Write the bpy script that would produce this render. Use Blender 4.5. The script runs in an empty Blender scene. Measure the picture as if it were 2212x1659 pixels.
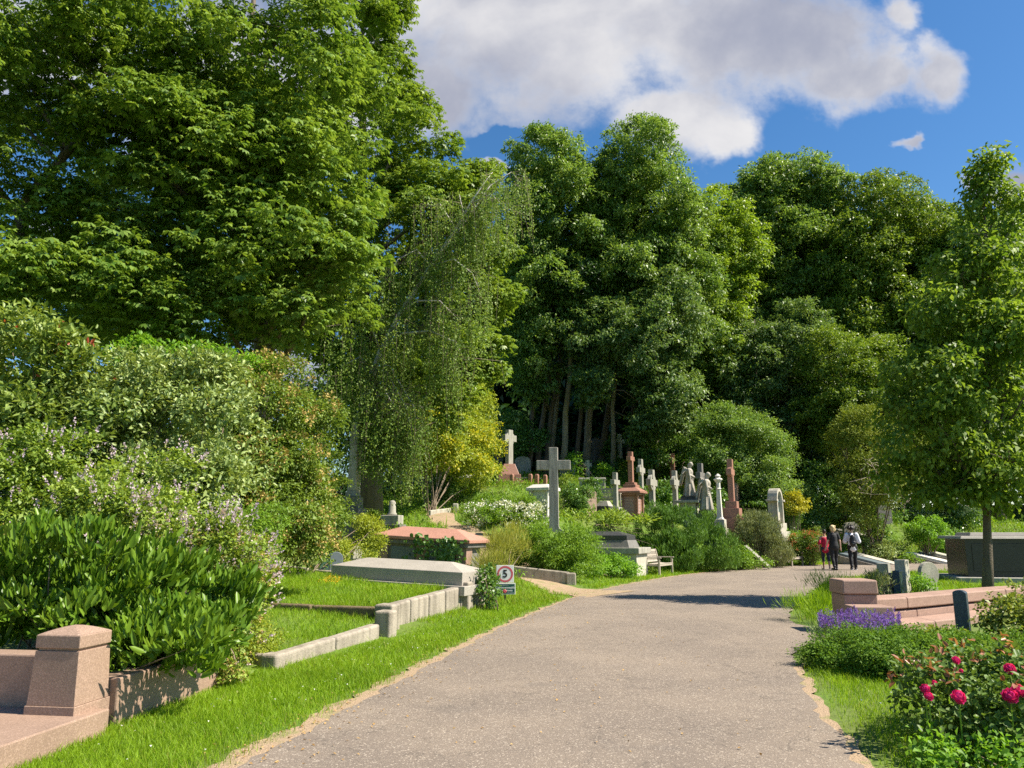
import bpy, bmesh, math, random
import numpy as np
from mathutils import Vector, Matrix
rng = np.random.default_rng(11)
random.seed(5)
sc = bpy.context.scene
col = sc.collection
R = math.radians

# ------------------------------------------------------------ camera model
PITCH = R(10.93); FPX = 768.0; EYE = 1.6
CP, SP = math.cos(PITCH), math.sin(PITCH)
S = 1024.0 / 2212.0
def ray(X, Y):
    u = (X*S - 512.0)/FPX; v = (384.0 - Y*S)/FPX
    return u, CP - v*SP, SP + v*CP
def at(X, Y, d):
    x, y, z = ray(X, Y)
    return np.array([x/y*d, d, EYE + z/y*d])
def gnd(X, Y, z=0.0):
    x, y, zz = ray(X, Y)
    d = (z - EYE)/zz*y
    return np.array([x/y*d, d, z])
def kx(d): return S/FPX/1.02*d          # metres per picture unit at depth d
cam = bpy.data.cameras.new('camera'); camo = bpy.data.objects.new('camera', cam); col.objects.link(camo)
camo.location = (0, 0, EYE); camo.rotation_euler = (R(90)+PITCH, 0, 0)
cam.sensor_width = 36; cam.lens = 27.0; cam.clip_end = 3000; cam.clip_start = 0.05
sc.camera = camo
sc.render.engine = 'CYCLES'
cy = sc.cycles
cy.max_bounces = 8; cy.diffuse_bounces = 4; cy.glossy_bounces = 2; cy.transmission_bounces = 4; cy.transparent_max_bounces = 4
cy.caustics_reflective = False; cy.caustics_refractive = False
cy.use_adaptive_sampling = True; cy.adaptive_threshold = 0.01
cy.sample_clamp_indirect = 6
cy.use_denoising = False
try:
    cy.denoiser = 'OPENIMAGEDENOISE'; cy.denoising_prefilter = 'ACCURATE'; cy.denoising_input_passes = 'RGB_ALBEDO_NORMAL'
except Exception: pass
sc.view_settings.view_transform = 'Standard'; sc.view_settings.look = 'None'
sc.view_settings.exposure = 0.98; sc.view_settings.gamma = 1.0

# ------------------------------------------------------------ node helpers
class NT:
    def __init__(self, tree): self.t = tree; self.n = tree.nodes; self.l = tree.links
    def add(self, typ, **kw):
        n = self.n.new(typ)
        for k, v in kw.items():
            if k.startswith('in_'):
                key = k[3:]; key = int(key) if key.isdigit() else key.replace('_', ' ')
                self.set(n.inputs[key], v)
            else: setattr(n, k, v)
        return n
    def set(self, sock, v):
        if hasattr(v, 'is_output') or isinstance(v, bpy.types.NodeSocket): self.l.new(v, sock)
        else: sock.default_value = v
    def math(self, op, a, b=None, c=None, clamp=False):
        n = self.n.new('ShaderNodeMath'); n.operation = op; n.use_clamp = clamp
        self.set(n.inputs[0], a)
        if b is not None: self.set(n.inputs[1], b)
        if c is not None: self.set(n.inputs[2], c)
        return n.outputs[0]
    def mix(self, f, a, b, blend='MIX'):
        n = self.n.new('ShaderNodeMix'); n.data_type = 'RGBA'; n.blend_type = blend
        self.set(n.inputs['Factor'], f); self.set(n.inputs[6], a); self.set(n.inputs[7], b)
        return n.outputs[2]
    def noise(self, vec, scale, detail=3, rough=.55, dist=0):
        n = self.n.new('ShaderNodeTexNoise')
        if vec is not None: self.l.new(vec, n.inputs['Vector'])
        n.inputs['Scale'].default_value = scale; n.inputs['Detail'].default_value = detail
        n.inputs['Roughness'].default_value = rough; n.inputs['Distortion'].default_value = dist
        return n.outputs[0]
    def ramp(self, f, stops, interp='LINEAR'):
        n = self.n.new('ShaderNodeValToRGB'); n.color_ramp.interpolation = interp
        e = n.color_ramp.elements
        while len(e) < len(stops): e.new(0.5)
        for k, (p, c) in enumerate(stops):
            e[k].position = p; e[k].color = (*c, 1) if len(c) == 3 else c
        self.l.new(f, n.inputs[0]); return n.outputs[0]
    def mapr(self, v, a, b, c=0., d=1., smooth=True):
        n = self.n.new('ShaderNodeMapRange'); n.interpolation_type = 'SMOOTHSTEP' if smooth else 'LINEAR'
        self.set(n.inputs[0], v); n.inputs[1].default_value = a; n.inputs[2].default_value = b
        n.inputs[3].default_value = c; n.inputs[4].default_value = d; return n.outputs[0]
def newmat(name):
    m = bpy.data.materials.new(name); m.use_nodes = True; t = NT(m.node_tree); t.n.clear()
    out = t.add('ShaderNodeOutputMaterial'); return m, t, out
def c4(c): return (c[0], c[1], c[2], 1)
def rgb(r, g, b):
    f = lambda v: ((v/255+.055)/1.055)**2.4 if v > 10 else v/255/12.92
    return (f(r), f(g), f(b))

LEAFGAIN = {'grass_blades': 1.5, 'laurel_leaves': 1.7}
def leafmat(name, c1, c2, rough=.5, trans=.35, spec=.35, tboost=1.5, clump=.5):
    gq = LEAFGAIN.get(name, 1.0 if max(c2) > .4 else 1.6); c1 = [min(.85, v*gq) for v in c1]; c2 = [min(.85, v*gq) for v in c2]
    m, t, out = newmat(name)
    rnd = t.add('ShaderNodeNewGeometry').outputs['Random Per Island']
    co = t.add('ShaderNodeTexCoord').outputs['Object']
    nz = t.noise(co, clump, 2)
    f = t.math('ADD', t.math('MULTIPLY', rnd, .7), t.math('MULTIPLY', t.mapr(nz, .3, .7), .3))
    base = t.mix(f, c4(c1), c4(c2))
    p = t.add('ShaderNodeBsdfPrincipled', in_Base_Color=base, in_Roughness=rough)
    p.inputs['Specular IOR Level'].default_value = spec
    tc = t.mix(1.0, base, (tboost*1.05, tboost, tboost*.45, 1), 'MULTIPLY')
    tr = t.add('ShaderNodeBsdfTranslucent', in_Color=tc)
    mx = t.add('ShaderNodeMixShader', in_0=trans, in_1=p.outputs[0], in_2=tr.outputs[0])
    t.l.new(mx.outputs[0], out.inputs[0]); return m
def plain(name, c, rough=.6, metallic=0, var=.15, scale=12, bump=0.0):
    m, t, out = newmat(name)
    co = t.add('ShaderNodeTexCoord').outputs['Object']
    nz = t.noise(co, scale, 4)
    base = t.mix(nz, c4([x*(1-var) for x in c]), c4([min(1, x*(1+var)) for x in c]))
    p = t.add('ShaderNodeBsdfPrincipled', in_Base_Color=base, in_Roughness=rough, in_Metallic=metallic)
    if bump:
        b = t.add('ShaderNodeBump', in_Height=t.noise(co, scale*3, 3), in_Strength=bump, in_Distance=.02); t.l.new(b.outputs[0], p.inputs['Normal'])
    t.l.new(p.outputs[0], out.inputs[0]); return m
def stone(name, light, dark, streak=.6, rough=.85, spot=None, grain=.3, bump=.35, lichen=None, sscale=5):
    """weathered stone: vertical streaks, blotches, optional lichen"""
    m, t, out = newmat(name)
    co = t.add('ShaderNodeTexCoord').outputs['Object']
    mp = t.add('ShaderNodeMapping', in_Vector=co); mp.inputs['Scale'].default_value = (sscale*2, sscale*2, sscale*.22)
    st = t.noise(mp.outputs[0], 1.0, 4, .6)
    bl = t.noise(co, 2.2, 5, .65)
    f = t.math('ADD', t.math('MULTIPLY', t.mapr(st, .35, .7), streak), t.math('MULTIPLY', t.mapr(bl, .3, .75), 1-streak))
    base = t.mix(f, c4(light), c4(dark))
    g = t.noise(co, 60, 2)
    base = t.mix(grain, base, t.mix(g, (0, 0, 0, 1), c4([x*2 for x in light])), 'MIX')
    if lichen:
        lm = t.mapr(t.noise(co, 7, 4, .7), .55, .68)
        base = t.mix(t.math('MULTIPLY', lm, .7), base, c4(lichen))
    p = t.add('ShaderNodeBsdfPrincipled', in_Base_Color=base, in_Roughness=rough)
    b = t.add('ShaderNodeBump', in_Height=t.noise(co, 28, 4, .65), in_Strength=bump, in_Distance=.02); t.l.new(b.outputs[0], p.inputs['Normal'])
    t.l.new(p.outputs[0], out.inputs[0]); return m
def granite(name, c, speck=.5, rough=.5, spec=.4, scale=70, stain=.25):
    m, t, out = newmat(name)
    co = t.add('ShaderNodeTexCoord').outputs['Object']
    v = t.add('ShaderNodeTexVoronoi', in_Vector=co, in_Scale=scale).outputs['Color']
    sep = t.add('ShaderNodeSeparateColor', in_0=v).outputs[0]
    base = t.ramp(sep, [(0, [x*(1-speck) for x in c]), (.35, [x*.9 for x in c]), (.7, c), (1, [min(1, x*(1+speck*.8)+.03) for x in c])])
    bl = t.mapr(t.noise(co, 1.7, 5, .65), .35, .8)
    base = t.mix(t.math('MULTIPLY', bl, stain), base, c4([x*.35 for x in c]))
    p = t.add('ShaderNodeBsdfPrincipled', in_Base_Color=base, in_Roughness=rough)
    p.inputs['Specular IOR Level'].default_value = spec
    b = t.add('ShaderNodeBump', in_Height=t.noise(co, 90, 3, .6), in_Strength=.12, in_Distance=.01); t.l.new(b.outputs[0], p.inputs['Normal'])
    t.l.new(p.outputs[0], out.inputs[0]); return m

M = {}
def mk():
    M['pinkgr'] = granite('pink_granite', (.345, .232, .168), .22, .6, scale=130, stain=.3)
    M['pinkgr2'] = granite('worn_pink_granite', (.37, .235, .178), .25, .7, scale=110, stain=.3)
    M['redgr'] = granite('red_granite', (.36, .185, .13), .3, .45, scale=80, stain=.12)
    M['redlid'] = granite('red_sandstone', (.44, .22, .155), .2, .8, scale=90, stain=.2)
    M['greygr'] = granite('grey_granite', (.40, .36, .305), .25, .65, scale=110, stain=.25)
    M['darkgr'] = granite('dark_granite', (.06, .06, .062), .45, .35, scale=80, stain=.1)
    M['blackgr'] = granite('black_granite', (.018, .020, .026), .5, .22, .5, scale=90, stain=.05)
    M['cross'] = stone('weathered_cross_stone', (.40, .372, .325), (.11, .10, .088), .7)
    M['grey'] = stone('grey_stone', (.40, .38, .315), (.13, .122, .10), .5, lichen=(.30, .29, .18))
    M['pale'] = stone('pale_stone', (.54, .50, .41), (.26, .235, .18), .5, grain=.12)
    M['white'] = stone('white_marble', (.72, .69, .62), (.50, .46, .39), .5, grain=.06, bump=.1)
    M['cream'] = stone('cream_stone', (.62, .57, .36), (.36, .32, .18), .5, grain=.12)
    M['kerb'] = stone('weathered_kerb_stone', (.41, .355, .28), (.12, .10, .075), .60, grain=.16, bump=.6, sscale=4)
    M['statue'] = stone('statue_marble', (.52, .47, .385), (.16, .14, .11), .6, grain=.1, bump=.2)
    M['darkstone'] = stone('dark_weathered_stone', (.20, .19, .17), (.075, .07, .062), .5)
    M['slate'] = plain('slate', (.13, .16, .17), .45, 0, .2)
    M['greenslate'] = plain('green_slate', (.10, .19, .165), .4, 0, .2)
    M['verdigris'] = plain('verdigris_bronze', (.22, .36, .36), .6, .0, .3, 20)
    M['moss'] = stone('mossy_brick', (.22, .16, .085), (.05, .042, .03), .3, lichen=(.17, .13, .02), bump=.8)
    M['wood'] = stone('silvered_teak', (.46, .40, .32), (.27, .23, .18), .3, grain=.1, bump=.2)
    M['bark'] = stone('bark', (.16, .125, .085), (.055, .042, .028), .6, bump=1., sscale=9)
    M['barkpale'] = stone('pale_bark', (.36, .30, .20), (.15, .12, .08), .6, bump=.8, sscale=7)
    M['birchbark'] = stone('birch_bark', (.68, .63, .55), (.30, .26, .21), .3, bump=.3)
    M['twig'] = plain('twig', (.20, .15, .10), .8, 0, .3)
    M['deadwood'] = plain('dead_wood', (.40, .32, .25), .8, 0, .3)
    M['soil'] = plain('dry_soil', (.36, .245, .145), .95, 0, .4, 9, .5)
    M['paper'] = plain('sign_white', (.80, .78, .72), .5, 0, .03)
    M['signred'] = plain('sign_red', (.60, .10, .12), .5, 0, .05)
    M['signgreen'] = plain('sign_green', (.008, .075, .055), .45, 0, .05)
    M['signblack'] = plain('sign_black', (.012, .012, .015), .5, 0, .05)
    M['signtext'] = plain('sign_text_white', (.72, .75, .70), .5, 0, .05)
    M['stake'] = plain('sign_stake', (.07, .06, .05), .7, 0, .2)
    M['carve'] = plain('inscription', (.50, .47, .42), .8, 0, .1)
    M['carvepale'] = plain('inscription_pale', (.42, .33, .30), .8, 0, .2, 40)
    M['glass'] = plain('blue_glass', (.02, .03, .10), .15, 0, .1)
    M['purple'] = granite('purple_granite', (.055, .035, .055), .4, .35, scale=90)
    M['bluegr'] = granite('blue_granite', (.04, .065, .085), .4, .35, scale=90)
    # leaves
    L = leafmat
    M['chest'] = L('chestnut_leaves', (.036, .085, .009), (.175, .245, .045), .42, .30, .4, 1.5)
    M['chest2'] = L('chestnut_leaves_far', (.040, .090, .008), (.165, .225, .032), .45, .31, .35, 1.5)
    M['birch'] = L('birch_leaves', (.05, .105, .012), (.19, .25, .06), .5, .32, .2, 1.4)
    M['ash'] = L('ash_leaves', (.042, .100, .014), (.165, .235, .055), .45, .36, .4, 1.5)
    M['ashlime'] = L('lime_green_leaves', (.070, .135, .010), (.19, .26, .03), .45, .38, .4, 1.5)
    M['ashblue'] = L('cool_green_leaves', (.032, .082, .016), (.145, .205, .065), .45, .33, .4, 1.4)
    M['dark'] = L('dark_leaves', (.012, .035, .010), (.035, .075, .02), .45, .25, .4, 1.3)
    M['hornb'] = L('hornbeam_leaves', (.04, .085, .008), (.16, .225, .035), .5, .38, .25, 1.6)
    M['laurel'] = L('laurel_leaves', (.032, .080, .006), (.12, .19, .018), .36, .26, .3, 1.6)
    M['cean'] = L('ceanothus_leaves', (.065, .12, .010), (.22, .285, .05), .5, .3, .35, 1.3)
    M['phot'] = L('photinia_leaves', (.045, .09, .012), (.21, .26, .06), .4, .28, .3, 1.3)
    M['photred'] = L('photinia_red_leaves', (.22, .035, .02), (.36, .10, .05), .4, .4, .4, 1.3)
    M['elae'] = L('elaeagnus_leaves', (.055, .105, .022), (.28, .33, .11), .45, .25, .4, 1.2)
    M['phil'] = L('bright_green_leaves', (.07, .16, .012), (.15, .27, .03), .5, .4, .3, 1.4)
    M['vib'] = L('viburnum_leaves', (.045, .095, .010), (.17, .225, .035), .5, .3, .35, 1.3)
    M['seed'] = L('brown_flowerheads', (.32, .23, .06), (.58, .45, .17), .8, .15, .1, 1.1)
    M['yellow'] = L('golden_leaves', (.34, .34, .02), (.66, .60, .05), .5, .35, .3, 1.2)
    M['ygreen'] = L('yellow_green_leaves', (.11, .16, .015), (.25, .28, .035), .5, .35, .3, 1.3)
    M['junip'] = L('juniper_sprays', (.08, .13, .014), (.20, .23, .035), .6, .25, .3, 1.2)
    M['rosem'] = L('rosemary_needles', (.04, .095, .012), (.10, .18, .025), .6, .25, .3, 1.3)
    M['heath'] = L('heath_foliage', (.10, .13, .05), (.19, .20, .09), .7, .2, .2, 1.2)
    M['fern'] = L('fern_fronds', (.09, .16, .015), (.22, .28, .05), .55, .35, .3, 1.3)
    M['herb'] = L('herb_leaves', (.055, .12, .01), (.15, .24, .03), .5, .35, .3, 1.4)
    M['hedge'] = L('box_leaves', (.035, .090, .008), (.12, .20, .025), .6, .3, .15, 1.4)
    M['ivy'] = L('ivy_leaves', (.03, .085, .015), (.12, .20, .04), .35, .3, .4, 1.3)
    M['goldivy'] = L('variegated_ivy', (.12, .19, .02), (.38, .42, .10), .45, .3, .35, 1.2)
    M['grass'] = L('grass_blades', (.085, .165, .005), (.22, .33, .014), .55, .4, .3, 1.3, .8)
    M['drygrass'] = L('dry_grass', (.13, .16, .02), (.27, .26, .06), .65, .35, .2, 1.2)
    M['rosel'] = L('rose_leaves', (.04, .085, .014), (.13, .19, .045), .45, .3, .22, 1.3)
    M['bronze'] = L('bronze_rose_leaves', (.16, .055, .025), (.36, .18, .10), .35, .3, .45, 1.2)
    M['rose'] = L('magenta_petals', (.60, .010, .17), (.88, .07, .40), .5, .35, .3, 1.1)
    M['lav'] = L('lavender_flowers', (.15, .06, .42), (.36, .22, .70), .6, .3, .2, 1.1)
    M['lavleaf'] = L('lavender_leaves', (.11, .17, .06), (.22, .28, .12), .6, .25, .2, 1.2)
    M['lilac'] = L('lilac_flowers', (.50, .40, .60), (.84, .66, .66), .6, .3, .2, 1.1)
    M['daisy'] = L('white_petals', (.72, .72, .62), (.85, .85, .78), .6, .3, .2, 1.0)
    M['redfl'] = L('coral_flowers', (.62, .09, .05), (.75, .26, .17), .6, .3, .2, 1.1)
    M['yfl'] = L('yellow_flowers', (.70, .42, .02), (.80, .60, .05), .6, .3, .2, 1.1)
    M['deadleaf'] = L('dry_fallen_leaves', (.32, .18, .06), (.55, .38, .16), .8, .1, .1, 1.0)
mk()

# ------------------------------------------------------------ objects
def thing(name, label, cat, loc=(0, 0, 0), yaw=0, group=None, pitch=0):
    o = bpy.data.objects.new(name, None); col.objects.link(o)
    o.empty_display_size = .2
    o.location = [float(v) for v in loc]; o.rotation_euler = (0, R(pitch), R(yaw)); o['label'] = label; o['category'] = cat
    if group: o['group'] = group
    return o
def tag(o, label=None, cat=None, group=None, kind=None):
    if label: o['label'] = label
    if cat: o['category'] = cat
    if group: o['group'] = group
    if kind: o['kind'] = kind
    return o
def link(name, me, mat, parent=None, smooth=False):
    o = bpy.data.objects.new(name, me); col.objects.link(o)
    if mat is not None: me.materials.append(M[mat] if isinstance(mat, str) else mat)
    if parent is not None: o.parent = parent
    if smooth:
        for p in me.polygons: p.use_smooth = True
    return o
def copy_tree(o, parent=None):
    c = o.copy(); col.objects.link(c)
    if parent is not None: c.parent = parent
    for ch in list(o.children): copy_tree(ch, c)
    return c
class MB:
    def __init__(self): self.v = []; self.f = []
    def add(self, vs, fs):
        b = len(self.v); self.v += [tuple(map(float, p)) for p in vs]; self.f += [tuple(b+i for i in f) for f in fs]; return self
    def box(self, x0, x1, y0, y1, z0, z1, tx=0, ty=0):
        """box, its top inset by tx, ty"""
        vs = [(x0, y0, z0), (x1, y0, z0), (x1, y1, z0), (x0, y1, z0), (x0+tx, y0+ty, z1), (x1-tx, y0+ty, z1), (x1-tx, y1-ty, z1), (x0+tx, y1-ty, z1)]
        return self.add(vs, [(3, 2, 1, 0), (4, 5, 6, 7), (0, 1, 5, 4), (1, 2, 6, 5), (2, 3, 7, 6), (3, 0, 4, 7)])
    def cbox(self, w, d, z0, z1, tx=0, ty=0, cx=0, cy=0): return self.box(cx-w/2, cx+w/2, cy-d/2, cy+d/2, z0, z1, tx, ty)
    def prism(self, poly, y0, y1):
        """outline in x, z (counter-clockwise seen from -y) with thickness along y"""
        n = len(poly); vs = [(p[0], y0, p[1]) for p in poly]+[(p[0], y1, p[1]) for p in poly]
        fs = [tuple(range(n)), tuple(range(2*n-1, n-1, -1))]
        fs += [(i, i+n, (i+1) % n+n, (i+1) % n) for i in range(n)]
        return self.add(vs, fs)
    def ring(self, cx, cz, r0, r1, y0, y1, n=24):
        vs = []; fs = []
        for i in range(n):
            a = 2*math.pi*i/n; ca, sa = math.cos(a), math.sin(a)
            vs += [(cx+r0*ca, y0, cz+r0*sa), (cx+r1*ca, y0, cz+r1*sa), (cx+r1*ca, y1, cz+r1*sa), (cx+r0*ca, y1, cz+r0*sa)]
        for i in range(n):
            a = 4*i; b = 4*((i+1) % n)
            fs += [(a, a+1, b+1, b), (a+1, a+2, b+2, b+1), (a+2, a+3, b+3, b+2), (a+3, a, b, b+3)]
        return self.add(vs, fs)
    def lathe(self, prof, n=16, cx=0, cy=0):
        vs = []; fs = []; m = len(prof)
        for r, z in prof:
            for i in range(n):
                a = 2*math.pi*i/n; vs.append((cx+r*math.cos(a), cy+r*math.sin(a), z))
        for j in range(m-1):
            for i in range(n):
                fs.append((j*n+i, j*n+(i+1) % n, (j+1)*n+(i+1) % n, (j+1)*n+i))
        fs.append(tuple(range(n-1, -1, -1))); fs.append(tuple((m-1)*n+i for i in range(n)))
        return self.add(vs, fs)
    def tube(self, pts, rad, n=7, cap=True):
        pts = [np.array(p, float) for p in pts]; vs = []; fs = []; m = len(pts)
        ref = np.array([.3, .9, .1])
        for j in range(m):
            t = pts[min(j+1, m-1)]-pts[max(j-1, 0)]; t = t/(np.linalg.norm(t)+1e-9)
            a = np.cross(t, ref); a = a/(np.linalg.norm(a)+1e-9); b = np.cross(t, a)
            for i in range(n):
                q = 2*math.pi*i/n; vs.append(pts[j]+rad[j]*(math.cos(q)*a+math.sin(q)*b))
        for j in range(m-1):
            for i in range(n): fs.append((j*n+i, j*n+(i+1) % n, (j+1)*n+(i+1) % n, (j+1)*n+i))
        if cap: fs.append(tuple(range(n-1, -1, -1))); fs.append(tuple((m-1)*n+i for i in range(n)))
        return self.add(vs, fs)
    def ell(self, c, r, nu=14, nv=9, rot=None):
        vs = []; fs = []
        for j in range(nv+1):
            th = math.pi*j/nv
            for i in range(nu):
                ph = 2*math.pi*i/nu
                p = np.array([r[0]*math.sin(th)*math.cos(ph), r[1]*math.sin(th)*math.sin(ph), r[2]*math.cos(th)])
                if rot is not None: p = np.array(rot @ Vector(p))
                vs.append(p+np.array(c))
        for j in range(nv):
            for i in range(nu): fs.append((j*nu+i, (j+1)*nu+i, (j+1)*nu+(i+1) % nu, j*nu+(i+1) % nu))
        return self.add(vs, fs)
    def cap(self, p0, p1, r0, r1, n=10):
        """tapered capsule"""
        p0 = np.array(p0, float); p1 = np.array(p1, float); t = p1-p0; L = np.linalg.norm(t)+1e-9; t = t/L
        pts = []; rad = []
        for a in (-90, -60, -30): pts.append(p0+t*r0*math.sin(R(a))); rad.append(max(r0*math.cos(R(a)), 1e-4))
        for k in (0, .33, .66, 1): pts.append(p0+t*L*k); rad.append(r0+(r1-r0)*k)
        for a in (30, 60, 90): pts.append(p1+t*r1*math.sin(R(a))); rad.append(max(r1*math.cos(R(a)), 1e-4))
        return self.tube(pts, rad, n)
    def build(self, name, mat, parent=None, bevel=0, smooth=False, seg=2, remesh=0, sub=0):
        me = bpy.data.meshes.new(name); me.from_pydata(self.v, [], self.f); me.update()
        bm = bmesh.new(); bm.from_mesh(me); bmesh.ops.recalc_face_normals(bm, faces=bm.faces); bm.to_mesh(me); bm.free()
        o = link(name, me, mat, parent, smooth)
        if bevel:
            b = o.modifiers.new('bevel', 'BEVEL'); b.width = bevel; b.segments = seg; b.limit_method = 'ANGLE'; b.angle_limit = R(40)
        if remesh:
            r = o.modifiers.new('remesh', 'REMESH'); r.mode = 'VOXEL'; r.voxel_size = remesh; r.use_smooth_shade = True
            s = o.modifiers.new('smooth', 'SMOOTH'); s.factor = .5; s.iterations = 3
        return o

# ------------------------------------------------------------ foliage
def nrm(a): return a/(np.linalg.norm(a, axis=-1, keepdims=True)+1e-9)
def quads(name, V, nper, faces, mat, parent=None):
    """V (N, nper, 3): N islands of nper verts; faces: list of index tuples of one island"""
    N = V.shape[0]; me = bpy.data.meshes.new(name)
    me.vertices.add(N*nper); me.vertices.foreach_set('co', np.ascontiguousarray(V, dtype=np.float32).ravel())
    base = (np.arange(N)*nper)[:, None]
    fl = [base+np.array(f)[None, :] for f in faces]
    loops = np.concatenate([f for f in fl], axis=1).ravel().astype(np.int32)
    sizes = np.tile(np.array([len(f) for f in faces], np.int32), N)
    me.loops.add(len(loops)); me.loops.foreach_set('vertex_index', loops)
    me.polygons.add(len(sizes)); st = np.concatenate([[0], np.cumsum(sizes)[:-1]]).astype(np.int32)
    me.polygons.foreach_set('loop_start', st); me.polygons.foreach_set('loop_total', sizes)
    me.update(calc_edges=True)
    return link(name, me, mat, parent)
def leafverts(P, D, N, L, W, shape='kite', fold=.25, droop=.15, wide=.45):
    D = nrm(D); Sd = nrm(np.cross(D, N)); N2 = np.cross(Sd, D)
    L = L[:, None]; W = W[:, None]
    if shape == 'kite':
        a = P+D*L*wide+N2*W*fold
        return np.stack([P, a+Sd*W*.5, P+D*L-N2*L*droop, a-Sd*W*.5], 1), [(0, 1, 2, 3)]
    if shape == 'oval':
        a = P+D*L*.25+N2*W*fold; b = P+D*L*.72+N2*(W*fold*.8-L*droop*.5); tip = P+D*L-N2*L*droop
        return np.stack([P, a+Sd*W*.46, b+Sd*W*.42, tip, b-Sd*W*.42, a-Sd*W*.46], 1), [(0, 1, 2, 3), (0, 3, 4, 5)]
    if shape == 'blade':
        return np.stack([P-Sd*W*.5, P+Sd*W*.5, P+D*L*.55+Sd*W*.36, P+D*L-np.array([0, 0, 1.])*L*droop, P+D*L*.55-Sd*W*.36], 1), [(0, 1, 2, 4), (4, 2, 3)]
def rdir(n):
    return nrm(rng.normal(size=(n, 3)))
def wob(p, f=1.0, s=0):
    """cheap smooth noise in [-1, 1]"""
    x, y, z = p[:, 0]*f+s, p[:, 1]*f+s*1.7, p[:, 2]*f-s*.6
    return (np.sin(1.9*x+1.3*np.sin(1.1*y+z))+np.sin(2.3*y+1.7*np.sin(1.3*z+.7*x))+np.sin(2.1*z+1.1*np.sin(1.7*x-y)))/3
def blobs_px(bl):
    """[(X, Y, rx, ry, depth d, half depth m)] -> world ellipsoids"""
    out = []
    for b in bl:
        X, Y, rx, ry, d = b[:5]; c = at(X, Y, d); k = kx(d)
        out.append((c[0], c[1], c[2], rx*k, b[5] if len(b) > 5 else rx*k*.9, ry*k))
    return np.array(out)
def lump_clusters(B, n_lumps, lump_r, n_cl, inner=.25, zbias=.35, flat=.7, zmin=None, surf=.55):
    w = (B[:, 3]*B[:, 5]+B[:, 4]*B[:, 5]+B[:, 3]*B[:, 4]); w = w/w.sum()
    bi = rng.choice(len(B), n_lumps, p=w); dr = rdir(n_lumps)
    fac = np.where(rng.random(n_lumps) < inner, rng.random(n_lumps)**.5*.8, 1-surf*rng.random(n_lumps)**2*.5)
    c = B[bi, :3]+dr*B[bi, 3:]*fac[:, None]*(1+.16*wob(dr*2.3, 1., 3))[:, None]
    lr = lump_r*rng.uniform(.55, 1.35, n_lumps)
    wl = lr**2; li = rng.choice(n_lumps, n_cl, p=wl/wl.sum())
    d2 = rdir(n_cl); d2[:, 2] += zbias; d2 = nrm(d2)
    pos = c[li]+d2*(lr[li]*rng.uniform(.55, 1.08, n_cl))[:, None]*np.array([1, 1, flat])
    cen = B[bi[li], :3]
    out = nrm(d2+.7*nrm(pos-cen))
    if zmin is not None:
        k = pos[:, 2] > zmin+.0; pos = pos[k]; out = out[k]
    return pos, out, c
def leafset(pos, out, m, cr, L0, W0, droop=.3, upN=.9, flat=.5, spread=.9):
    n = len(pos); i = np.repeat(np.arange(n), m); k = len(i)
    P = pos[i]+rng.normal(size=(k, 3))*cr*np.array([1, 1, flat])
    D = nrm(out[i]*.7+rng.normal(size=(k, 3))*spread*.6+np.array([0, 0, -droop]))
    Nn = nrm(np.array([0, 0, upN])+out[i]*.5+rng.normal(size=(k, 3))*.45)
    s = rng.uniform(.65, 1.25, k)
    return P, D, Nn, L0*s, W0*s*rng.uniform(.85, 1.15, k)
def palmate(pos, out, L0, K=6):
    """horse-chestnut leaves: K drooping leaflets from one hub"""
    n = len(pos)
    O = out.copy(); O[:, 2] *= .25; O = nrm(O+rng.normal(size=(n, 3))*.35); O = nrm(O)
    up = nrm(np.array([0, 0, 1.])+rng.normal(size=(n, 3))*.28)
    Sd = nrm(np.cross(O, up)); O2 = np.cross(up, Sd)
    sc_ = rng.uniform(.7, 1.2, n)
    Vs = []
    for k in range(K):
        a = R(-115+230*k/(K-1)); f = 1-.28*abs(a)/2
        dk = O2*math.cos(a)+Sd*math.sin(a)
        dk = nrm(dk+np.array([0, 0, -1.])*rng.uniform(.25, .85, n)[:, None])
        L = L0*sc_*f*rng.uniform(.9, 1.1, n)
        V, F = leafverts(pos+rng.normal(size=(n, 3))*.004, dk, nrm(up+out*.25+rng.normal(size=(n, 3))*.15), L, L*.40, 'kite', .2, .12, .64)
        Vs.append(V)
    return np.concatenate(Vs, 0), F
def in_poly(x, y, poly):
    p = np.asarray(poly)[:, :2]; c = np.zeros(len(x), bool); n = len(p)
    for i in range(n):
        x1, y1 = p[i]; x2, y2 = p[(i+1) % n]
        if y1 == y2: continue
        k = ((y1 > y) != (y2 > y)) & (x < (x2-x1)*(y-y1)/(y2-y1)+x1); c ^= k
    return c
def seg_dist(x, y, poly, closed=True):
    p = np.asarray(poly)[:, :2]; best = np.full(len(x), 1e9); n = len(p)
    for i in range(n if closed else n-1):
        a = p[i]; b = p[(i+1) % n]; ab = b-a; t = np.clip(((x-a[0])*ab[0]+(y-a[1])*ab[1])/(ab@ab+1e-9), 0, 1)
        best = np.minimum(best, np.hypot(x-a[0]-t*ab[0], y-a[1]-t*ab[1]))
    return best
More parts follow.
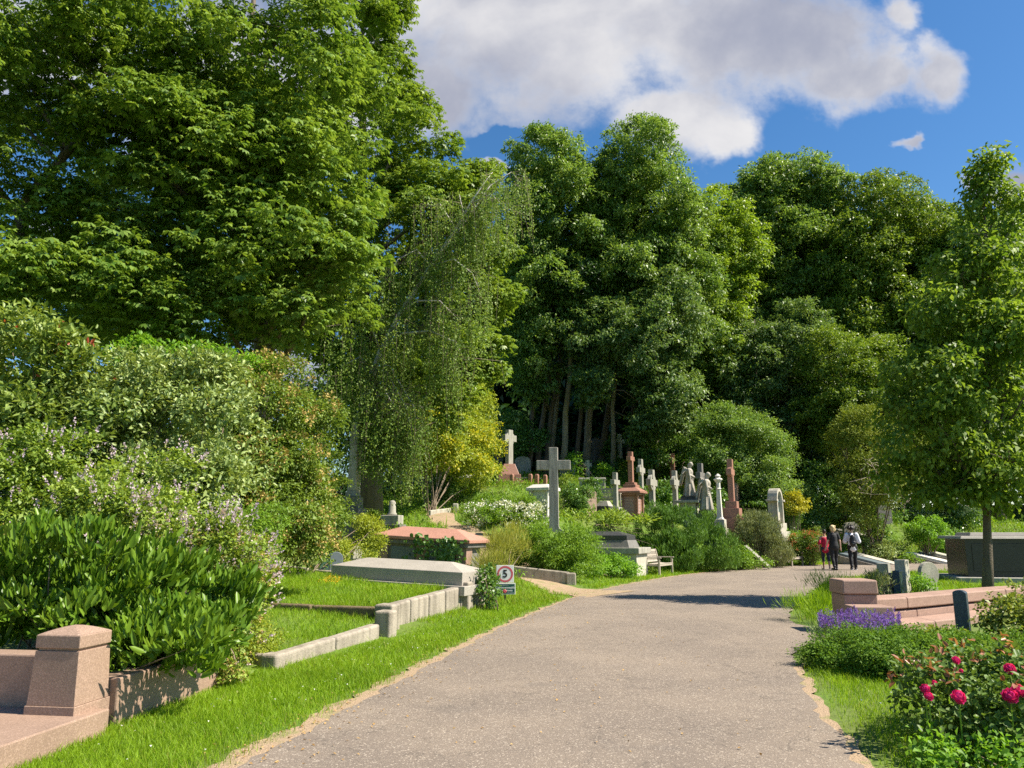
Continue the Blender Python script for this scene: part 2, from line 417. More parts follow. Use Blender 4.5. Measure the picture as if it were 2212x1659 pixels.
# ------------------------------------------------------------ light and sky
SUN_EL = R(49); sdir = np.array([.985, -.15, 0]); sdir = sdir/np.linalg.norm(sdir)
sun_vec = Vector((sdir[0]*math.cos(SUN_EL), sdir[1]*math.cos(SUN_EL), math.sin(SUN_EL)))
sl = bpy.data.lights.new('sun', 'SUN'); sl.energy = 5.0; sl.angle = R(.53); sl.color = (1, .92, .78)
so = bpy.data.objects.new('sun', sl); col.objects.link(so); so.rotation_euler = sun_vec.to_track_quat('Z', 'Y').to_euler(); so.location = (30, 10, 60)
w = bpy.data.worlds.new('World'); sc.world = w; w.use_nodes = True
t = NT(w.node_tree); t.n.clear()
wo = t.add('ShaderNodeOutputWorld'); bg = t.add('ShaderNodeBackground'); t.l.new(bg.outputs[0], wo.inputs[0])
sky = t.add('ShaderNodeTexSky'); sky.sky_type = 'NISHITA'; sky.sun_disc = False
sky.sun_elevation = SUN_EL; sky.sun_rotation = math.atan2(sdir[0], sdir[1]); sky.altitude = 60; sky.air_density = 1.0; sky.dust_density = .4; sky.ozone_density = 2.5
bg.inputs[1].default_value = .088
# clouds: soft heaps on the sky dome, in coordinates of the sky's own direction (a = x/y, b = z/y, y > 0)
g = t.add('ShaderNodeTexCoord').outputs['Generated']
sx = t.add('ShaderNodeSeparateXYZ', in_0=g)
yy = t.math('MAXIMUM', sx.outputs[1], .05)
a_ = t.math('DIVIDE', sx.outputs[0], yy); b_ = t.math('DIVIDE', sx.outputs[2], yy)
cv = t.add('ShaderNodeCombineXYZ', in_0=a_, in_1=b_)
def warp(scale, amp, seed):
    mp = t.add('ShaderNodeMapping', in_Vector=cv.outputs[0]); mp.inputs['Location'].default_value = (seed, seed*.7, 0)
    n = t.add('ShaderNodeTexNoise', in_Vector=mp.outputs[0]); n.inputs['Scale'].default_value = scale; n.inputs['Detail'].default_value = 6; n.inputs['Roughness'].default_value = .58
    s_ = t.add('ShaderNodeVectorMath', operation='SUBTRACT'); t.l.new(n.outputs['Color'], s_.inputs[0]); s_.inputs[1].default_value = (.5, .5, .5)
    m_ = t.add('ShaderNodeVectorMath', operation='SCALE'); t.l.new(s_.outputs[0], m_.inputs[0]); m_.inputs['Scale'].default_value = amp; return m_.outputs[0]
wa = t.add('ShaderNodeVectorMath', operation='ADD'); t.l.new(cv.outputs[0], wa.inputs[0]); t.l.new(warp(3.4, .26, 3.1), wa.inputs[1])
wsep = t.add('ShaderNodeSeparateXYZ', in_0=wa.outputs[0]); aw, bw = wsep.outputs[0], wsep.outputs[1]
n1 = t.noise(cv.outputs[0], 4.5, 8, .6, .2); n2 = t.noise(cv.outputs[0], 13.0, 6, .62)
n3 = t.noise(cv.outputs[0], 3.1, 6, .52, .3)
def cloudblob(X, Y, rx, ry, src=None):
    p = ray(X, Y); q = ray(X+rx, Y); r_ = ray(X, Y-ry)
    ca, cb = p[0]/p[1], p[2]/p[1]; ra = q[0]/q[1]-ca; rb = r_[2]/r_[1]-cb
    A_, B_ = src or (aw, bw)
    e1 = t.math('POWER', t.math('ABSOLUTE', t.math('DIVIDE', t.math('SUBTRACT', A_, ca), ra)), 2.0)
    e2 = t.math('POWER', t.math('ABSOLUTE', t.math('DIVIDE', t.math('SUBTRACT', B_, cb), rb)), 2.0)
    return t.math('SUBTRACT', 1.0, t.math('SQRT', t.math('ADD', e1, e2)))
field = None
for c in [(1180, 0, 620, 300), (1640, 60, 400, 200), (930, 190, 170, 140), (1460, 235, 200, 100), (1560, 280, 105, 62), (1790, 150, 150, 105), (2015, 150, 118, 100), (1890, 140, 120, 90), (1950, 30, 70, 80),
          (560, 150, 420, 260), (100, 90, 330, 170), (660, 760, 120, 70), (2200, 375, 110, 50), (2100, 405, 60, 36), (1085, 335, 60, 36), (1958, 286, 50, 22), (60, 520, 80, 40)]:
    f = cloudblob(*c); field = f if field is None else t.math('SMOOTH_MAX', field, f, .35)
dens = t.math('ADD', field, t.math('ADD', t.math('MULTIPLY', t.math('SUBTRACT', n1, .5), 1.0), t.math('MULTIPLY', t.math('SUBTRACT', n2, .5), .62)))
hole = t.mapr(cloudblob(1120, 285, 100, 52), -.1, .5)
dens = t.math('SUBTRACT', dens, t.math('MULTIPLY', hole, .7))
alpha = t.mapr(dens, .08, .62)
core = t.math('MINIMUM', t.math('MULTIPLY', dens, .9), .5)
thick = t.mapr(t.math('ADD', core, t.math('ADD', t.math('MULTIPLY', t.math('SUBTRACT', n3, .5), 2.0), t.math('MULTIPLY', t.math('SUBTRACT', n1, .5), .6))), .10, .80)
ccol = t.mix(thick, (1.02, 1.0, .995, 1), (.46, .485, .60, 1))
up = t.math('MAXIMUM', sx.outputs[2], 0)
skyc = t.add('ShaderNodeHueSaturation', in_Color=sky.outputs[0]); skyc.inputs['Saturation'].default_value = 1.28; skyc.inputs['Value'].default_value = .92
cs = t.add('ShaderNodeVectorMath', operation='SCALE'); t.l.new(ccol, cs.inputs[0]); cs.inputs['Scale'].default_value = 5.0
front = t.math('GREATER_THAN', sx.outputs[1], .05)
fin = t.mix(t.math('MULTIPLY', t.math('MULTIPLY', alpha, front), .96), skyc.outputs[0], cs.outputs[0])
t.l.new(fin, bg.inputs[0])

# ------------------------------------------------------------ terrain
CTRL_PX = [(1197, 1133, 27), (1172, 1122, 30), (1100, 1048, 43), (1331, 1126, 36), (1368, 1134, 37), (1387, 1106, 42), (1412, 1106, 38.5), (1460, 1102, 39), (1455, 1054, 47),
 (1492, 1126, 37.5), (1516, 1088, 41), (1528, 1146, 37), (1559, 1174, 37), (1585, 1158, 38), (1593, 1104, 42), (1340, 1004, 52), (1270, 1040, 47), (1478, 992, 51), (1129, 1027, 49),
 (1227, 1037, 47), (1145, 1048, 43), (836, 1150, 26), (760, 1178, 24), (1011, 1050, 42), (982, 1088, 38), (995, 1107, 33), (985, 1136, 30), (1678, 1164, 40), (2002, 1191, 43), (1840, 1164, 45),
 (1900, 1203, 42), (1975, 1122, 60), (1080, 1122, 31), (1258, 1114, 33), (1308, 1088, 37), (1280, 1060, 40), (1250, 1020, 53), (1450, 1000, 55), (1640, 1085, 55), (1900, 1125, 55), (2150, 1135, 60), (1600, 1090, 44), (1880, 1125, 47)]
C = [tuple(at(*p)) for p in CTRL_PX]
C += [(5, 8, 0), (8, 10, 0), (9, 19, 0), (12, 23, 0), (18, 26, 0), (14, 31, 0), (22, 34, .1), (25, 42, .5), (-5, 6, 0), (-7, 9, .1), (-4, 14, .3), (-5, 18, .5), (-9, 14, .4), (-2.5, 20, .45), (-6, 23, 1.0), (-12, 20, .8), (-16, 12, .5),
      (-22, 25, 1.2), (-20, 45, 3), (-8, 34, 2.4), (-40, 30, 1.5), (0.2, 24.2, .25), (1.8, 24.6, .2), (3, 26.4, .3), (4.9, 30, .2), (6.6, 33.5, .7), (0, 70, 8.5), (20, 75, 7), (45, 70, 4), (60, 40, 1), (40, 20, 0), (40, -10, 0), (0, -20, 0), (-30, -10, 0),
      (-60, 80, 5), (0, 200, 12), (150, 150, 6), (-150, 150, 5), (200, 0, 0), (-200, 0, 0), (0, -200, 0), (0, 600, 10), (400, 300, 5), (-400, 300, 5)]
C = np.array(C)
ROAD_L = [(-4.2, -6), (-3.3, -1), tuple(gnd(490, 1672)[:2])]+[tuple(gnd(*p)[:2]) for p in [(720, 1548), (960, 1420), (1100, 1347), (1225, 1295), (1310, 1271), (1400, 1254), (1470, 1243), (1540, 1235), (1600, 1230), (1700, 1222.5), (1800, 1219.5), (1960, 1216.5)]]+[(42, 44)]
ROAD_R = [(42, 36)]+[tuple(gnd(*p)[:2]) for p in [(2090, 1231), (1960, 1238), (1860, 1246), (1795, 1256), (1752, 1276), (1718, 1305), (1702, 1335), (1716, 1350), (1800, 1358), (1950, 1362), (1950, 1392), (1790, 1388), (1724, 1394), (1712, 1425), (1735, 1482), (1772, 1547), (1822, 1605), (1860, 1668)]]+[(2.75, -1), (2.9, -6)]
def chaik(p, n=2):
    p = [np.array(q, float) for q in p]
    for _ in range(n):
        q = [p[0]]
        for i in range(len(p)-1): q += [p[i]*.75+p[i+1]*.25, p[i]*.25+p[i+1]*.75]
        p = q+[p[-1]]
    return np.array(p)
def jag(p, amp, step=.12):
    out = []
    for i in range(len(p)-1):
        L = np.linalg.norm(p[i+1]-p[i]); n = max(1, int(L/step)); d = (p[i+1]-p[i])/(L+1e-9); nn = np.array([-d[1], d[0]])
        for k in range(n):
            q = p[i]+(p[i+1]-p[i])*k/n; s = q[0]*3.1+q[1]*2.3
            out.append(q+nn*amp*(math.sin(s*1.7)+.7*math.sin(s*4.1+1)+.6*math.sin(s*9.7)+rng.normal()*.5)/2)
    return np.array(out)
RL = chaik(ROAD_L); RR = chaik(ROAD_R)
ROADP = np.concatenate([RL, RR])
SEGP = ROADP[::2]
def H(x, y):
    x = np.atleast_1d(np.asarray(x, float)); y = np.atleast_1d(np.asarray(y, float)); out = np.empty(len(x))
    for i in range(0, len(x), 20000):
        xs, ys = x[i:i+20000], y[i:i+20000]
        d2 = (xs[:, None]-C[None, :, 0])**2+(ys[:, None]-C[None, :, 1])**2
        wt = 1/(d2+.6)**1.9
        z = (wt*C[None, :, 2]).sum(1)/wt.sum(1)
        near = (xs > -8) & (xs < 45) & (ys > -8) & (ys < 50)
        rp = np.ones(len(xs))
        if near.any():
            sd = seg_dist(xs[near], ys[near], SEGP); ins = in_poly(xs[near], ys[near], SEGP)
            q = np.clip((np.where(ins, 0, sd)-.7)/2.6, 0, 1); rp[near] = q*q*(3-2*q)
        out[i:i+20000] = z*rp
    return out
def h1(x, y): return float(H(x, y)[0])
def grid_axis(lo, hi, step, far):
    a = list(np.arange(lo, hi+.01, step)); s = step
    while a[-1] < far: s *= 1.35; a.append(a[-1]+s)
    s = step
    while a[0] > -far: s *= 1.35; a.insert(0, a[0]-s)
    return np.array(a)
gx = grid_axis(-26, 36, .5, 900); gy = grid_axis(-6, 66, .5, 900)
XX, YY = np.meshgrid(gx, gy); hz = H(XX.ravel(), YY.ravel())
ins = in_poly(XX.ravel(), YY.ravel(), ROADP)
hz = hz-.012-.02*ins
me = bpy.data.meshes.new('ground'); nx, ny = len(gx), len(gy)
idx = np.arange(nx*ny).reshape(ny, nx)
faces = np.stack([idx[:-1, :-1], idx[:-1, 1:], idx[1:, 1:], idx[1:, :-1]], -1).reshape(-1, 4)
me.from_pydata(np.stack([XX.ravel(), YY.ravel(), hz], 1).tolist(), [], faces.tolist()); me.update()
m, t, out = newmat('ground_soil_and_grass')
co = t.add('ShaderNodeTexCoord').outputs['Object']
f1 = t.mapr(t.noise(co, .6, 5, .6), .38, .62); f2 = t.noise(co, 14, 4, .7)
gc = t.mix(f2, (.05, .105, .006, 1), (.15, .25, .02, 1)); dc = t.mix(f2, (.07, .075, .02, 1), (.20, .19, .06, 1))
base = t.mix(t.math('MULTIPLY', f1, .5), gc, dc)
p = t.add('ShaderNodeBsdfPrincipled', in_Base_Color=base, in_Roughness=.95)
b = t.add('ShaderNodeBump', in_Height=f2, in_Strength=.6, in_Distance=.04); t.l.new(b.outputs[0], p.inputs['Normal'])
t.l.new(p.outputs[0], out.inputs[0])
o = link('ground', me, m, None, True); tag(o, kind='structure')

# road sheet
m, t, out = newmat('worn_asphalt')
co = t.add('ShaderNodeTexCoord').outputs['Object']
nA = t.noise(co, 130, 2, .6); nB = t.mapr(t.noise(co, .55, 5, .62), .35, .7); nC = t.noise(co, 34, 3, .7)
vor = t.add('ShaderNodeTexVoronoi', in_Vector=co, in_Scale=95).outputs['Color']
spk = t.add('ShaderNodeSeparateColor', in_0=vor).outputs[0]
base = t.mix(nB, (.235, .188, .148, 1), (.315, .25, .19, 1))
base = t.mix(t.math('MULTIPLY', t.mapr(nA, .3, .75), .55), base, (.125, .105, .09, 1))
base = t.mix(t.math('MULTIPLY', t.mapr(spk, .86, .97), .75), base, (.52, .44, .35, 1))
base = t.mix(t.math('MULTIPLY', t.mapr(nC, .58, .8), .4), base, (.46, .35, .24, 1))
pt = t.mapr(t.noise(co, .9, 3, .5), .62, .70)
base = t.mix(t.math('MULTIPLY', pt, .3), base, (.14, .12, .105, 1))
wv = t.math('ABSOLUTE', t.math('SUBTRACT', t.noise(co, .8, 6, .6, .4), .5))
crk = t.mapr(wv, .002, .006, 1, 0)
base = t.mix(t.math('MULTIPLY', crk, .35), base, (.07, .06, .05, 1))
p = t.add('ShaderNodeBsdfPrincipled', in_Base_Color=base, in_Roughness=.85); p.inputs['Specular IOR Level'].default_value = .3
bh = t.math('ADD', t.math('MULTIPLY', spk, .5), nA)
b = t.add('ShaderNodeBump', in_Height=bh, in_Strength=.7, in_Distance=.012); t.l.new(b.outputs[0], p.inputs['Normal'])
t.l.new(p.outputs[0], out.inputs[0])
rl = jag(RL, .045); rr = jag(RR, .05)
def sheet(name, poly, mat, z):
    me = bpy.data.meshes.new(name); bm = bmesh.new()
    vs = [bm.verts.new((q[0], q[1], z)) for q in poly]; es = [bm.edges.new((vs[i], vs[(i+1) % len(vs)])) for i in range(len(vs))]
    bmesh.ops.triangle_fill(bm, use_beauty=True, edges=es, normal=(0, 0, 1))
    bm.normal_update()
    for f in bm.faces:
        if f.normal.z < 0: f.normal_flip()
    bm.to_mesh(me); bm.free(); return link(name, me, mat)
tag(sheet('road', np.concatenate([rl, rr]), m, .004), kind='structure')
# bare worn edge strip beside the asphalt
def strip(path, wl, wr, name, mat, z, amp):
    n = len(path); tn = np.gradient(path, axis=0); tn = tn/np.linalg.norm(tn, axis=1, keepdims=True); nn = np.stack([-tn[:, 1], tn[:, 0]], 1)
    wl = np.broadcast_to(wl, n)[:, None]; wr = np.broadcast_to(wr, n)[:, None]
    A = jag(path+nn*wl, amp); Bp = jag(path-nn*wr, amp*.3)[::-1]
    return sheet(name, np.concatenate([A, Bp]), mat, z)
m, t, out = newmat('bare_verge_soil')
co = t.add('ShaderNodeTexCoord').outputs['Object']
base = t.ramp(t.noise(co, 45, 5, .75), [(.25, (.14, .10, .06)), (.5, (.37, .26, .16)), (.75, (.54, .40, .26))])
base = t.mix(t.math('MULTIPLY', t.mapr(t.noise(co, 4, 4), .5, .65), .45), base, (.16, .20, .04, 1))
p = t.add('ShaderNodeBsdfPrincipled', in_Base_Color=base, in_Roughness=.95)
b = t.add('ShaderNodeBump', in_Height=t.noise(co, 60, 3), in_Strength=.8, in_Distance=.02); t.l.new(b.outputs[0], p.inputs['Normal'])
t.l.new(p.outputs[0], out.inputs[0]); MSOIL = m
yv = RL[:, 1]
tag(strip(RL, np.interp(yv, [0, 6, 9, 14, 20, 40], [.26, .22, .19, .12, .08, .2]), .10, 'verge_soil', m, .0015, .07), kind='structure')
tag(strip(RR[-26:], .10, .1, 'verge_soil', m, .0013, .05), kind='structure')
# side path of dry soil that leaves the road at the sign
pc = np.array([gnd(1330, 1283)[:2], gnd(1235, 1278)[:2], gnd(1150, 1262)[:2], (-.4, 25.2), (-1.6, 27.5), (-2.4, 30), (-3.2, 33)])
pc = chaik(pc, 3); pw = np.interp(np.arange(len(pc)), [0, 8, 16, len(pc)-1], [1.5, 1.15, .6, .5])
tn = np.gradient(pc, axis=0); tn = tn/np.linalg.norm(tn, axis=1, keepdims=True); nn = np.stack([-tn[:, 1], tn[:, 0]], 1)
vs = []; fs = []
for i in range(len(pc)):
    for k in range(5):
        q = pc[i]+nn[i]*pw[i]*(k/2-1)*(1+.12*math.sin(i*1.7+k)); vs.append((q[0], q[1], h1(q[0], q[1])+.003+.01*(k in (1, 2, 3))))
for i in range(len(pc)-1):
    for k in range(4): fs.append((i*5+k, i*5+k+1, i*5+k+6, i*5+k+5))
me = bpy.data.meshes.new('footpath'); me.from_pydata(vs, [], fs); me.update(); tag(link('footpath', me, MSOIL, None, True), kind='structure')
PATHC = pc
def base_at(X, Yb, d, sink=.0):
    p = at(X, Yb, d); z = h1(p[0], p[1]); return (p[0], p[1], z-sink)
def cross_outline(h, span, tk, armz, armh=None, flare=0):
    a = tk/2; s = span/2; q = (armh or tk)/2
    if flare:
        return [(-a-flare*2, 0), (a+flare*2, 0), (a+flare*2, flare*1.3), (a+flare*.6, flare*1.9), (a, flare*3), (a*.95, armz-q), (s, armz-q), (s, armz+q), (a*.95, armz+q), (a*.95, h), (-a*.95, h), (-a*.95, armz+q), (-s, armz+q), (-s, armz-q), (-a*.95, armz-q), (-a, flare*3), (-a-flare*.6, flare*1.9), (-a-flare*2, flare*1.3)]
    b = a*1.12
    return [(-b, 0), (b, 0), (a, armz-q), (s, armz-q), (s, armz+q), (a, armz+q), (a, h), (-a, h), (-a, armz+q), (-s, armz+q), (-s, armz-q), (-a, armz-q)]
def zof(X, Y, d): return at(X, Y, d)[2]
def stepped(t, mat, steps, z0, name='plinth', bevel=.015):
    """steps: [(w, d, height, inset_top)], from the lowest up; returns top z"""
    z = z0
    for s in steps:
        MB().cbox(s[0], s[1], z, z+s[2], *(s[3:5] if len(s) > 3 else (0, 0))).build(name, mat, t, bevel); z += s[2]
    return z
def make_cross(name, label, loc, yaw, mat, h, span, tk, dp, armz, steps=(), stepmat=None, celtic=0, flare=0, cat='cross', group=None):
    t = thing(name, label, cat, loc, yaw, group)
    z = stepped(t, stepmat or mat, steps, -.35) if steps else -.15
    mb = MB(); poly = [(x, zz+z) for x, zz in cross_outline(h-z, span, tk, armz-z, None, flare)]
    mb.prism(poly, -dp/2, dp/2)
    c = mb.build('cross_shaft', mat, t, .012)
    if celtic:
        MB().ring(0, armz, celtic*.72, celtic, -dp*.38, dp*.38, 28).build('ring', mat, c, .006)
    return t

# --- 1 pink granite tomb close by ---------------------------------------------------------
T = thing('granite_tomb', 'pink granite tomb with square capped pier, low walls and flat slab beside the verge', 'tomb', (-3.42, 6.37, 0), -8)
MB().box(-3.2, .10, -2.8, .30, -.1, .19).build('slab', 'pinkgr', T, .012)
pr = thing('pier', '', ''); del pr['label'], pr['category']; pr.parent = T
W_ = .435
MB().box(-W_, 0, 0, W_, .10, .255).build('pier_foot', 'pinkgr', pr, .005)
MB().box(-W_+.01, -.01, .01, W_-.01, .256, .668, .016, .016).build('pier_shaft', 'pinkgr', pr, .004)
MB().box(-W_+.042, -.042, .042, W_-.042, .669, .686).build('pier_groove', 'pinkgr', pr, .003)
MB().box(-W_+.022, -.022, .022, W_-.022, .687, .79).build('pier_cap', 'pinkgr', pr, .008)
vs = []; fs = []; n = 12; h_ = W_/2-.028
for j in range(n+1):
    for i in range(n+1):
        u, v = 2*i/n-1, 2*j/n-1; m_ = max(abs(u), abs(v)); vs.append((-W_/2+h_*u, W_/2+h_*v, .7905+.06*(1-m_**1.5)))
for j in range(n):
    for i in range(n): fs.append((j*(n+1)+i, j*(n+1)+i+1, (j+1)*(n+1)+i+1, (j+1)*(n+1)+i))
MB().add(vs, fs).build('pier_top', 'pinkgr', pr)
MB().box(-.2, .06, W_+.002, 2.12, -.1, .40).build('low_wall', 'pinkgr', T, .015)
MB().box(-3.2, -W_-.002, .25, .5, .0, .60).build('low_wall', 'pinkgr', T, .015)

# --- 2,3 kerbed plots with turf ----------------------------------------------------------
def kerb_run(t, p, q, th, h0, h1_, name='kerb', mat='kerb', nseg=1, below=.25):
    p = np.array(p); q = np.array(q); d = (q-p); L = np.hypot(*d[:2]); d = d[:2]/L; nn = np.array([-d[1], d[0]])
    for i in range(nseg):
        f0 = i/nseg+.006*(i > 0); f1 = (i+1)/nseg-.006*(i < nseg-1)
        A = p[:2]+d*L*f0; Bq = p[:2]+d*L*f1; za = p[2]+(q[2]-p[2])*f0; zb = p[2]+(q[2]-p[2])*f1
        ha = h0+(h1_-h0)*f0+rng.uniform(-.008, .008); hb = h0+(h1_-h0)*f1
        vs = []
        for (P, z, hh) in ((A, za, ha), (Bq, zb, hb)):
            for s in (0, th): vs += [(P[0]+nn[0]*s, P[1]+nn[1]*s, z-below), (P[0]+nn[0]*s, P[1]+nn[1]*s, z+hh)]
        MB().add(vs, [(0, 1, 5, 4), (2, 6, 7, 3), (1, 3, 7, 5), (0, 2, 3, 1), (4, 5, 7, 6), (0, 4, 6, 2)]).build(name, mat, t, .035, False, 3)
def post(t, p, w, h, yaw, mat='kerb', name='corner_post'):
    c, s = math.cos(R(yaw)), math.sin(R(yaw)); vs = []
    for z in (-.25, h):
        for a, b in ((-w/2, -w/2), (w/2, -w/2), (w/2, w/2), (-w/2, w/2)): vs.append((p[0]+a*c-b*s, p[1]+a*s+b*c, p[2]+z))
    MB().add(vs, [(3, 2, 1, 0), (4, 5, 6, 7), (0, 1, 5, 4), (1, 2, 6, 5), (2, 3, 7, 6), (3, 0, 4, 7)]).build(name, mat, t, .035, False, 3)
TURF = []   # (polygon, function) of raised grass
def turf(t, corners, n=14):
    """bilinear turf patch between four corners, part of the plot"""
    c = [np.array(q, float) for q in corners]; vs = []; fs = []
    for j in range(n+1):
        for i in range(n+1):
            u, v = i/n, j/n; q = (c[0]*(1-u)+c[1]*u)*(1-v)+(c[3]*(1-u)+c[2]*u)*v
            q = q+np.array([0, 0, .03*math.sin(q[0]*2.1+q[1])*math.sin(q[1]*1.7)*(0 < i < n)*(0 < j < n)]); vs.append(q)
    for j in range(n):
        for i in range(n): fs.append((j*(n+1)+i, j*(n+1)+i+1, (j+1)*(n+1)+i+1, (j+1)*(n+1)+i))
    me = bpy.data.meshes.new('turf'); me.from_pydata([tuple(v) for v in vs], [], fs); me.update()
    o = link('turf', me, bpy.data.materials['ground_soil_and_grass'], t, True)
    TURF.append((np.array([q[:2] for q in c]), c))
K = thing('grave_plot', 'grassy grave plot behind a low weathered stone kerb nearest the laurel bush', 'grave plot')
kerb_run(K, (-2.72, 9.55, 0), (-1.98, 12.0, 0), .18, .19, .25, nseg=2)
post(K, (-1.94, 12.28, 0), .27, .42, -16); post(K, (-2.80, 9.45, 0), .22, .21, -16)
kerb_run(K, (-3.9, 10.0, 0), (-2.92, 9.52, 0), .16, .16, .18)
turf(K, [(-2.9, 9.6, .12), (-2.1, 12.95, .20), (-7.0, 14.75, .44), (-6.4, 10.6, .25)])
K = thing('grave_plot', 'larger raised grassy grave plot with tall streaked kerb and mossy brick edge', 'grave plot')
kerb_run(K, (-1.98, 13.05, 0), (-1.03, 16.0, .06), .2, .43, .46, nseg=4)
post(K, (-2.02, 12.92, 0), .32, .46, -17); post(K, (-.98, 16.2, .06), .30, .55, -17)
kerb_run(K, (-1.15, 16.25, .2), (-6.4, 19.4, .62), .16, .36, .27, name='back_kerb', nseg=3)
kerb_run(K, (-4.6, 13.86, 0), (-2.17, 12.98, 0), .16, .40, .40, name='brick_edge', mat='moss', nseg=2)
turf(K, [(-2.2, 13.05, .36), (-1.25, 16.2, .46), (-6.5, 19.3, .82), (-7.0, 14.8, .42)])

# --- long tombs ---------------------------------------------------------------------------
def long_frame(PL, PR):
    """origin, yaw, pitch, length of a long tomb from its front top corners"""
    d = PR-PL; yaw = math.degrees(math.atan2(d[1], d[0])); L = float(np.linalg.norm(d)); pitch = -math.degrees(math.asin(d[2]/L)); return (PL+PR)/2, yaw, pitch, L
def hip_top(mb, x0, x1, y0, y1, z0, z1, hx, hy):
    return mb.box(x0, x1, y0, y1, z0, z1, hx, hy)
PL = at(716, 1220.5, 17.3); PR = at(999, 1237, 16.0)
c, yaw, pit, L = long_frame(PL, PR)
T = thing('slab_tomb', 'long pale grey granite slab tomb with hipped top behind the grassy plot', 'tomb', c, yaw, None, pit)
mb = MB().box(-L/2, L/2, 0, 1.15, -.26, 0); hip_top(mb, -L/2, L/2, 0, 1.15, .0005, .165, .55, .50)
mb.build('slab', 'greygr', T, .006)
MB().box(-L/2-.1, L/2+.12, -.12, 1.27, -.45, -.262).build('ledge', 'greygr', T, .01)
MB().box(-L/2+.05, L/2-.0, .0, 1.1, -1.2, -.452).build('base_course', 'kerb', T, .01)
def text(body, mat, parent, loc, size, rot=(90, 0, 0), name='lettering', ext=.0015, align='CENTER', sx=1):
    cu = bpy.data.curves.new(name, 'FONT'); cu.body = body; cu.size = size; cu.align_x = align; cu.align_y = 'CENTER'; cu.extrude = ext; cu.space_line = 1.05; cu.resolution_u = 3
    o = bpy.data.objects.new(name, cu); col.objects.link(o); o.parent = parent; o.location = loc; o.rotation_euler = [R(v) for v in rot]; o.scale = (sx, 1, 1)
    cu.materials.append(M[mat]); TEXTS.append(o); return o
TEXTS = []
def texts_to_mesh():
    bpy.context.view_layer.update(); dg = bpy.context.evaluated_depsgraph_get()
    for o in TEXTS:
        me = bpy.data.meshes.new_from_object(o.evaluated_get(dg)); p = o.parent; nm = o.name; mt = o.matrix_local.copy(); bpy.data.objects.remove(o)
        q = bpy.data.objects.new(nm, me); col.objects.link(q); q.parent = p; q.matrix_local = mt
text('T  J. G.  JAMES  WESTON', 'carve', T, (.05, -.003, -.065), .062)
text('DIED  MARCH  28TH  19 07', 'carve', T, (.12, -.003, -.125), .05)
text('ALSO  AGED  58  YEARS', 'carve', T, (0, -.003, -.18), .05)

PL = at(803.5, 1154, 20.4); PR = at(1014.5, 1167.5, 19.4)
c, yaw, pit, L = long_frame(PL, PR)
T = thing('chest_tomb', 'dark chest tomb with overhanging hipped red sandstone lid and ivy on its front', 'tomb', c, yaw, None, pit)
mb = MB().box(-L/2, L/2, 0, 1.3, -.075, .0); hip_top(mb, -L/2, L/2, 0, 1.3, .0005, .24, .62, .52); mb.build('lid', 'redlid', T, .008)
MB().box(-L/2+.06, L/2-.06, .06, 1.24, -.20, -.076).build('cornice', 'darkstone', T, .03)
mb = MB().box(-L/2+.18, L/2-.18, .2, 1.1, -.95, -.201)
mb.build('chest', 'darkstone', T, .006)
for x in (-L/2+.14, L/2-.42, -.14):
    MB().box(x, x+.28, .14, .199, -.95, -.201).build('pilaster', 'pinkgr2', T, .01)
MB().box(L/2-.179, L/2-.13, .14, .5, -.95, -.201).build('pilaster', 'pinkgr2', T, .01)
for x0, x1 in ((-L/2+.44, -.16), (.16, L/2-.44)):
    MB().box(x0+.05, x1-.05, .185, .199, -.85, -.26).build('panel', 'slate', T, .01)
MB().box(-L/2, L/2, 0, 1.3, -1.4, -.951).build('base_course', 'darkstone', T, .01)
TOMB_C = (c, yaw, L)

PL = at(1258, 1153, 29.6); PR = at(1355, 1160.5, 29.0)
c, yaw, pit, L = long_frame(PL, PR)
yaw -= 4
T = thing('coffin_tomb', 'dark stone tomb with coffin-shaped lid and moulded plinth beside the slatted bench', 'tomb', c, yaw, None, 0)
mb = MB().box(-L/2-.7, L/2, 0, 1.15, -.17, 0); hip_top(mb, -L/2-.7, L/2, 0, 1.15, .0005, .15, .5, .36); mb.build('lid', 'darkgr', T, .01)
MB().box(-L/2-.82, L/2+.12, -.14, 1.29, -.44, -.171, .1, .12).build('moulding', 'darkstone', T, .01)
z = zof(1390, 1180, 29); dz = c[2]-z
MB().box(-L/2-1.1, L/2+.52, -.3, 1.45, -.66, -.441).build('ledge', 'grey', T, .02)
MB().box(-L/2-1.0, L/2+.40, -.2, 1.35, -2.0, -.661).build('pedestal', 'pale', T, .02)
MB().prism([(-L/2-.3, -1.4), (L/2+.1, -1.4), (L/2+.1, -.95), (L/2-.1, -.75), (-L/2-.3, -.75)], -.225, -.201).build('panel', 'darkstone', T, .005)

PL = at(2083, 1164, 25.0); PR = PL+np.array([4.6, -.9, 0])
c, yaw, pit, L = long_frame(PL, PR)
T = thing('granite_monument', 'massive dark polished granite chest monument behind the street-side tree trunk', 'monument', c, yaw)
T['label'] = 'massive dark polished granite chest monument behind the young tree trunk'
hz0 = h1(c[0], c[1])-c[2]
mb = MB().box(-L/2-.18, L/2+.18, -.18, 2.0, -.0, .09, .05, .05).box(-L/2+.25, L/2, .25, 1.6, .0905, .2, .05, .05)
mb.build('lid', 'greygr', T, .012)
MB().box(-L/2, L/2, 0, 1.8, hz0+.2, -.001).build('chest', 'blackgr', T, .01)
for x in (-L/2+.18, -L/2+2.36): MB().box(x, x+2.06, -.022, -.001, hz0+.36, -.14).build('panel', 'blackgr', T, .008)
MB().box(-L/2-.45, L/2+.5, -.5, 2.2, hz0-.2, hz0+.2).build('base_slab', 'grey', T, .02)

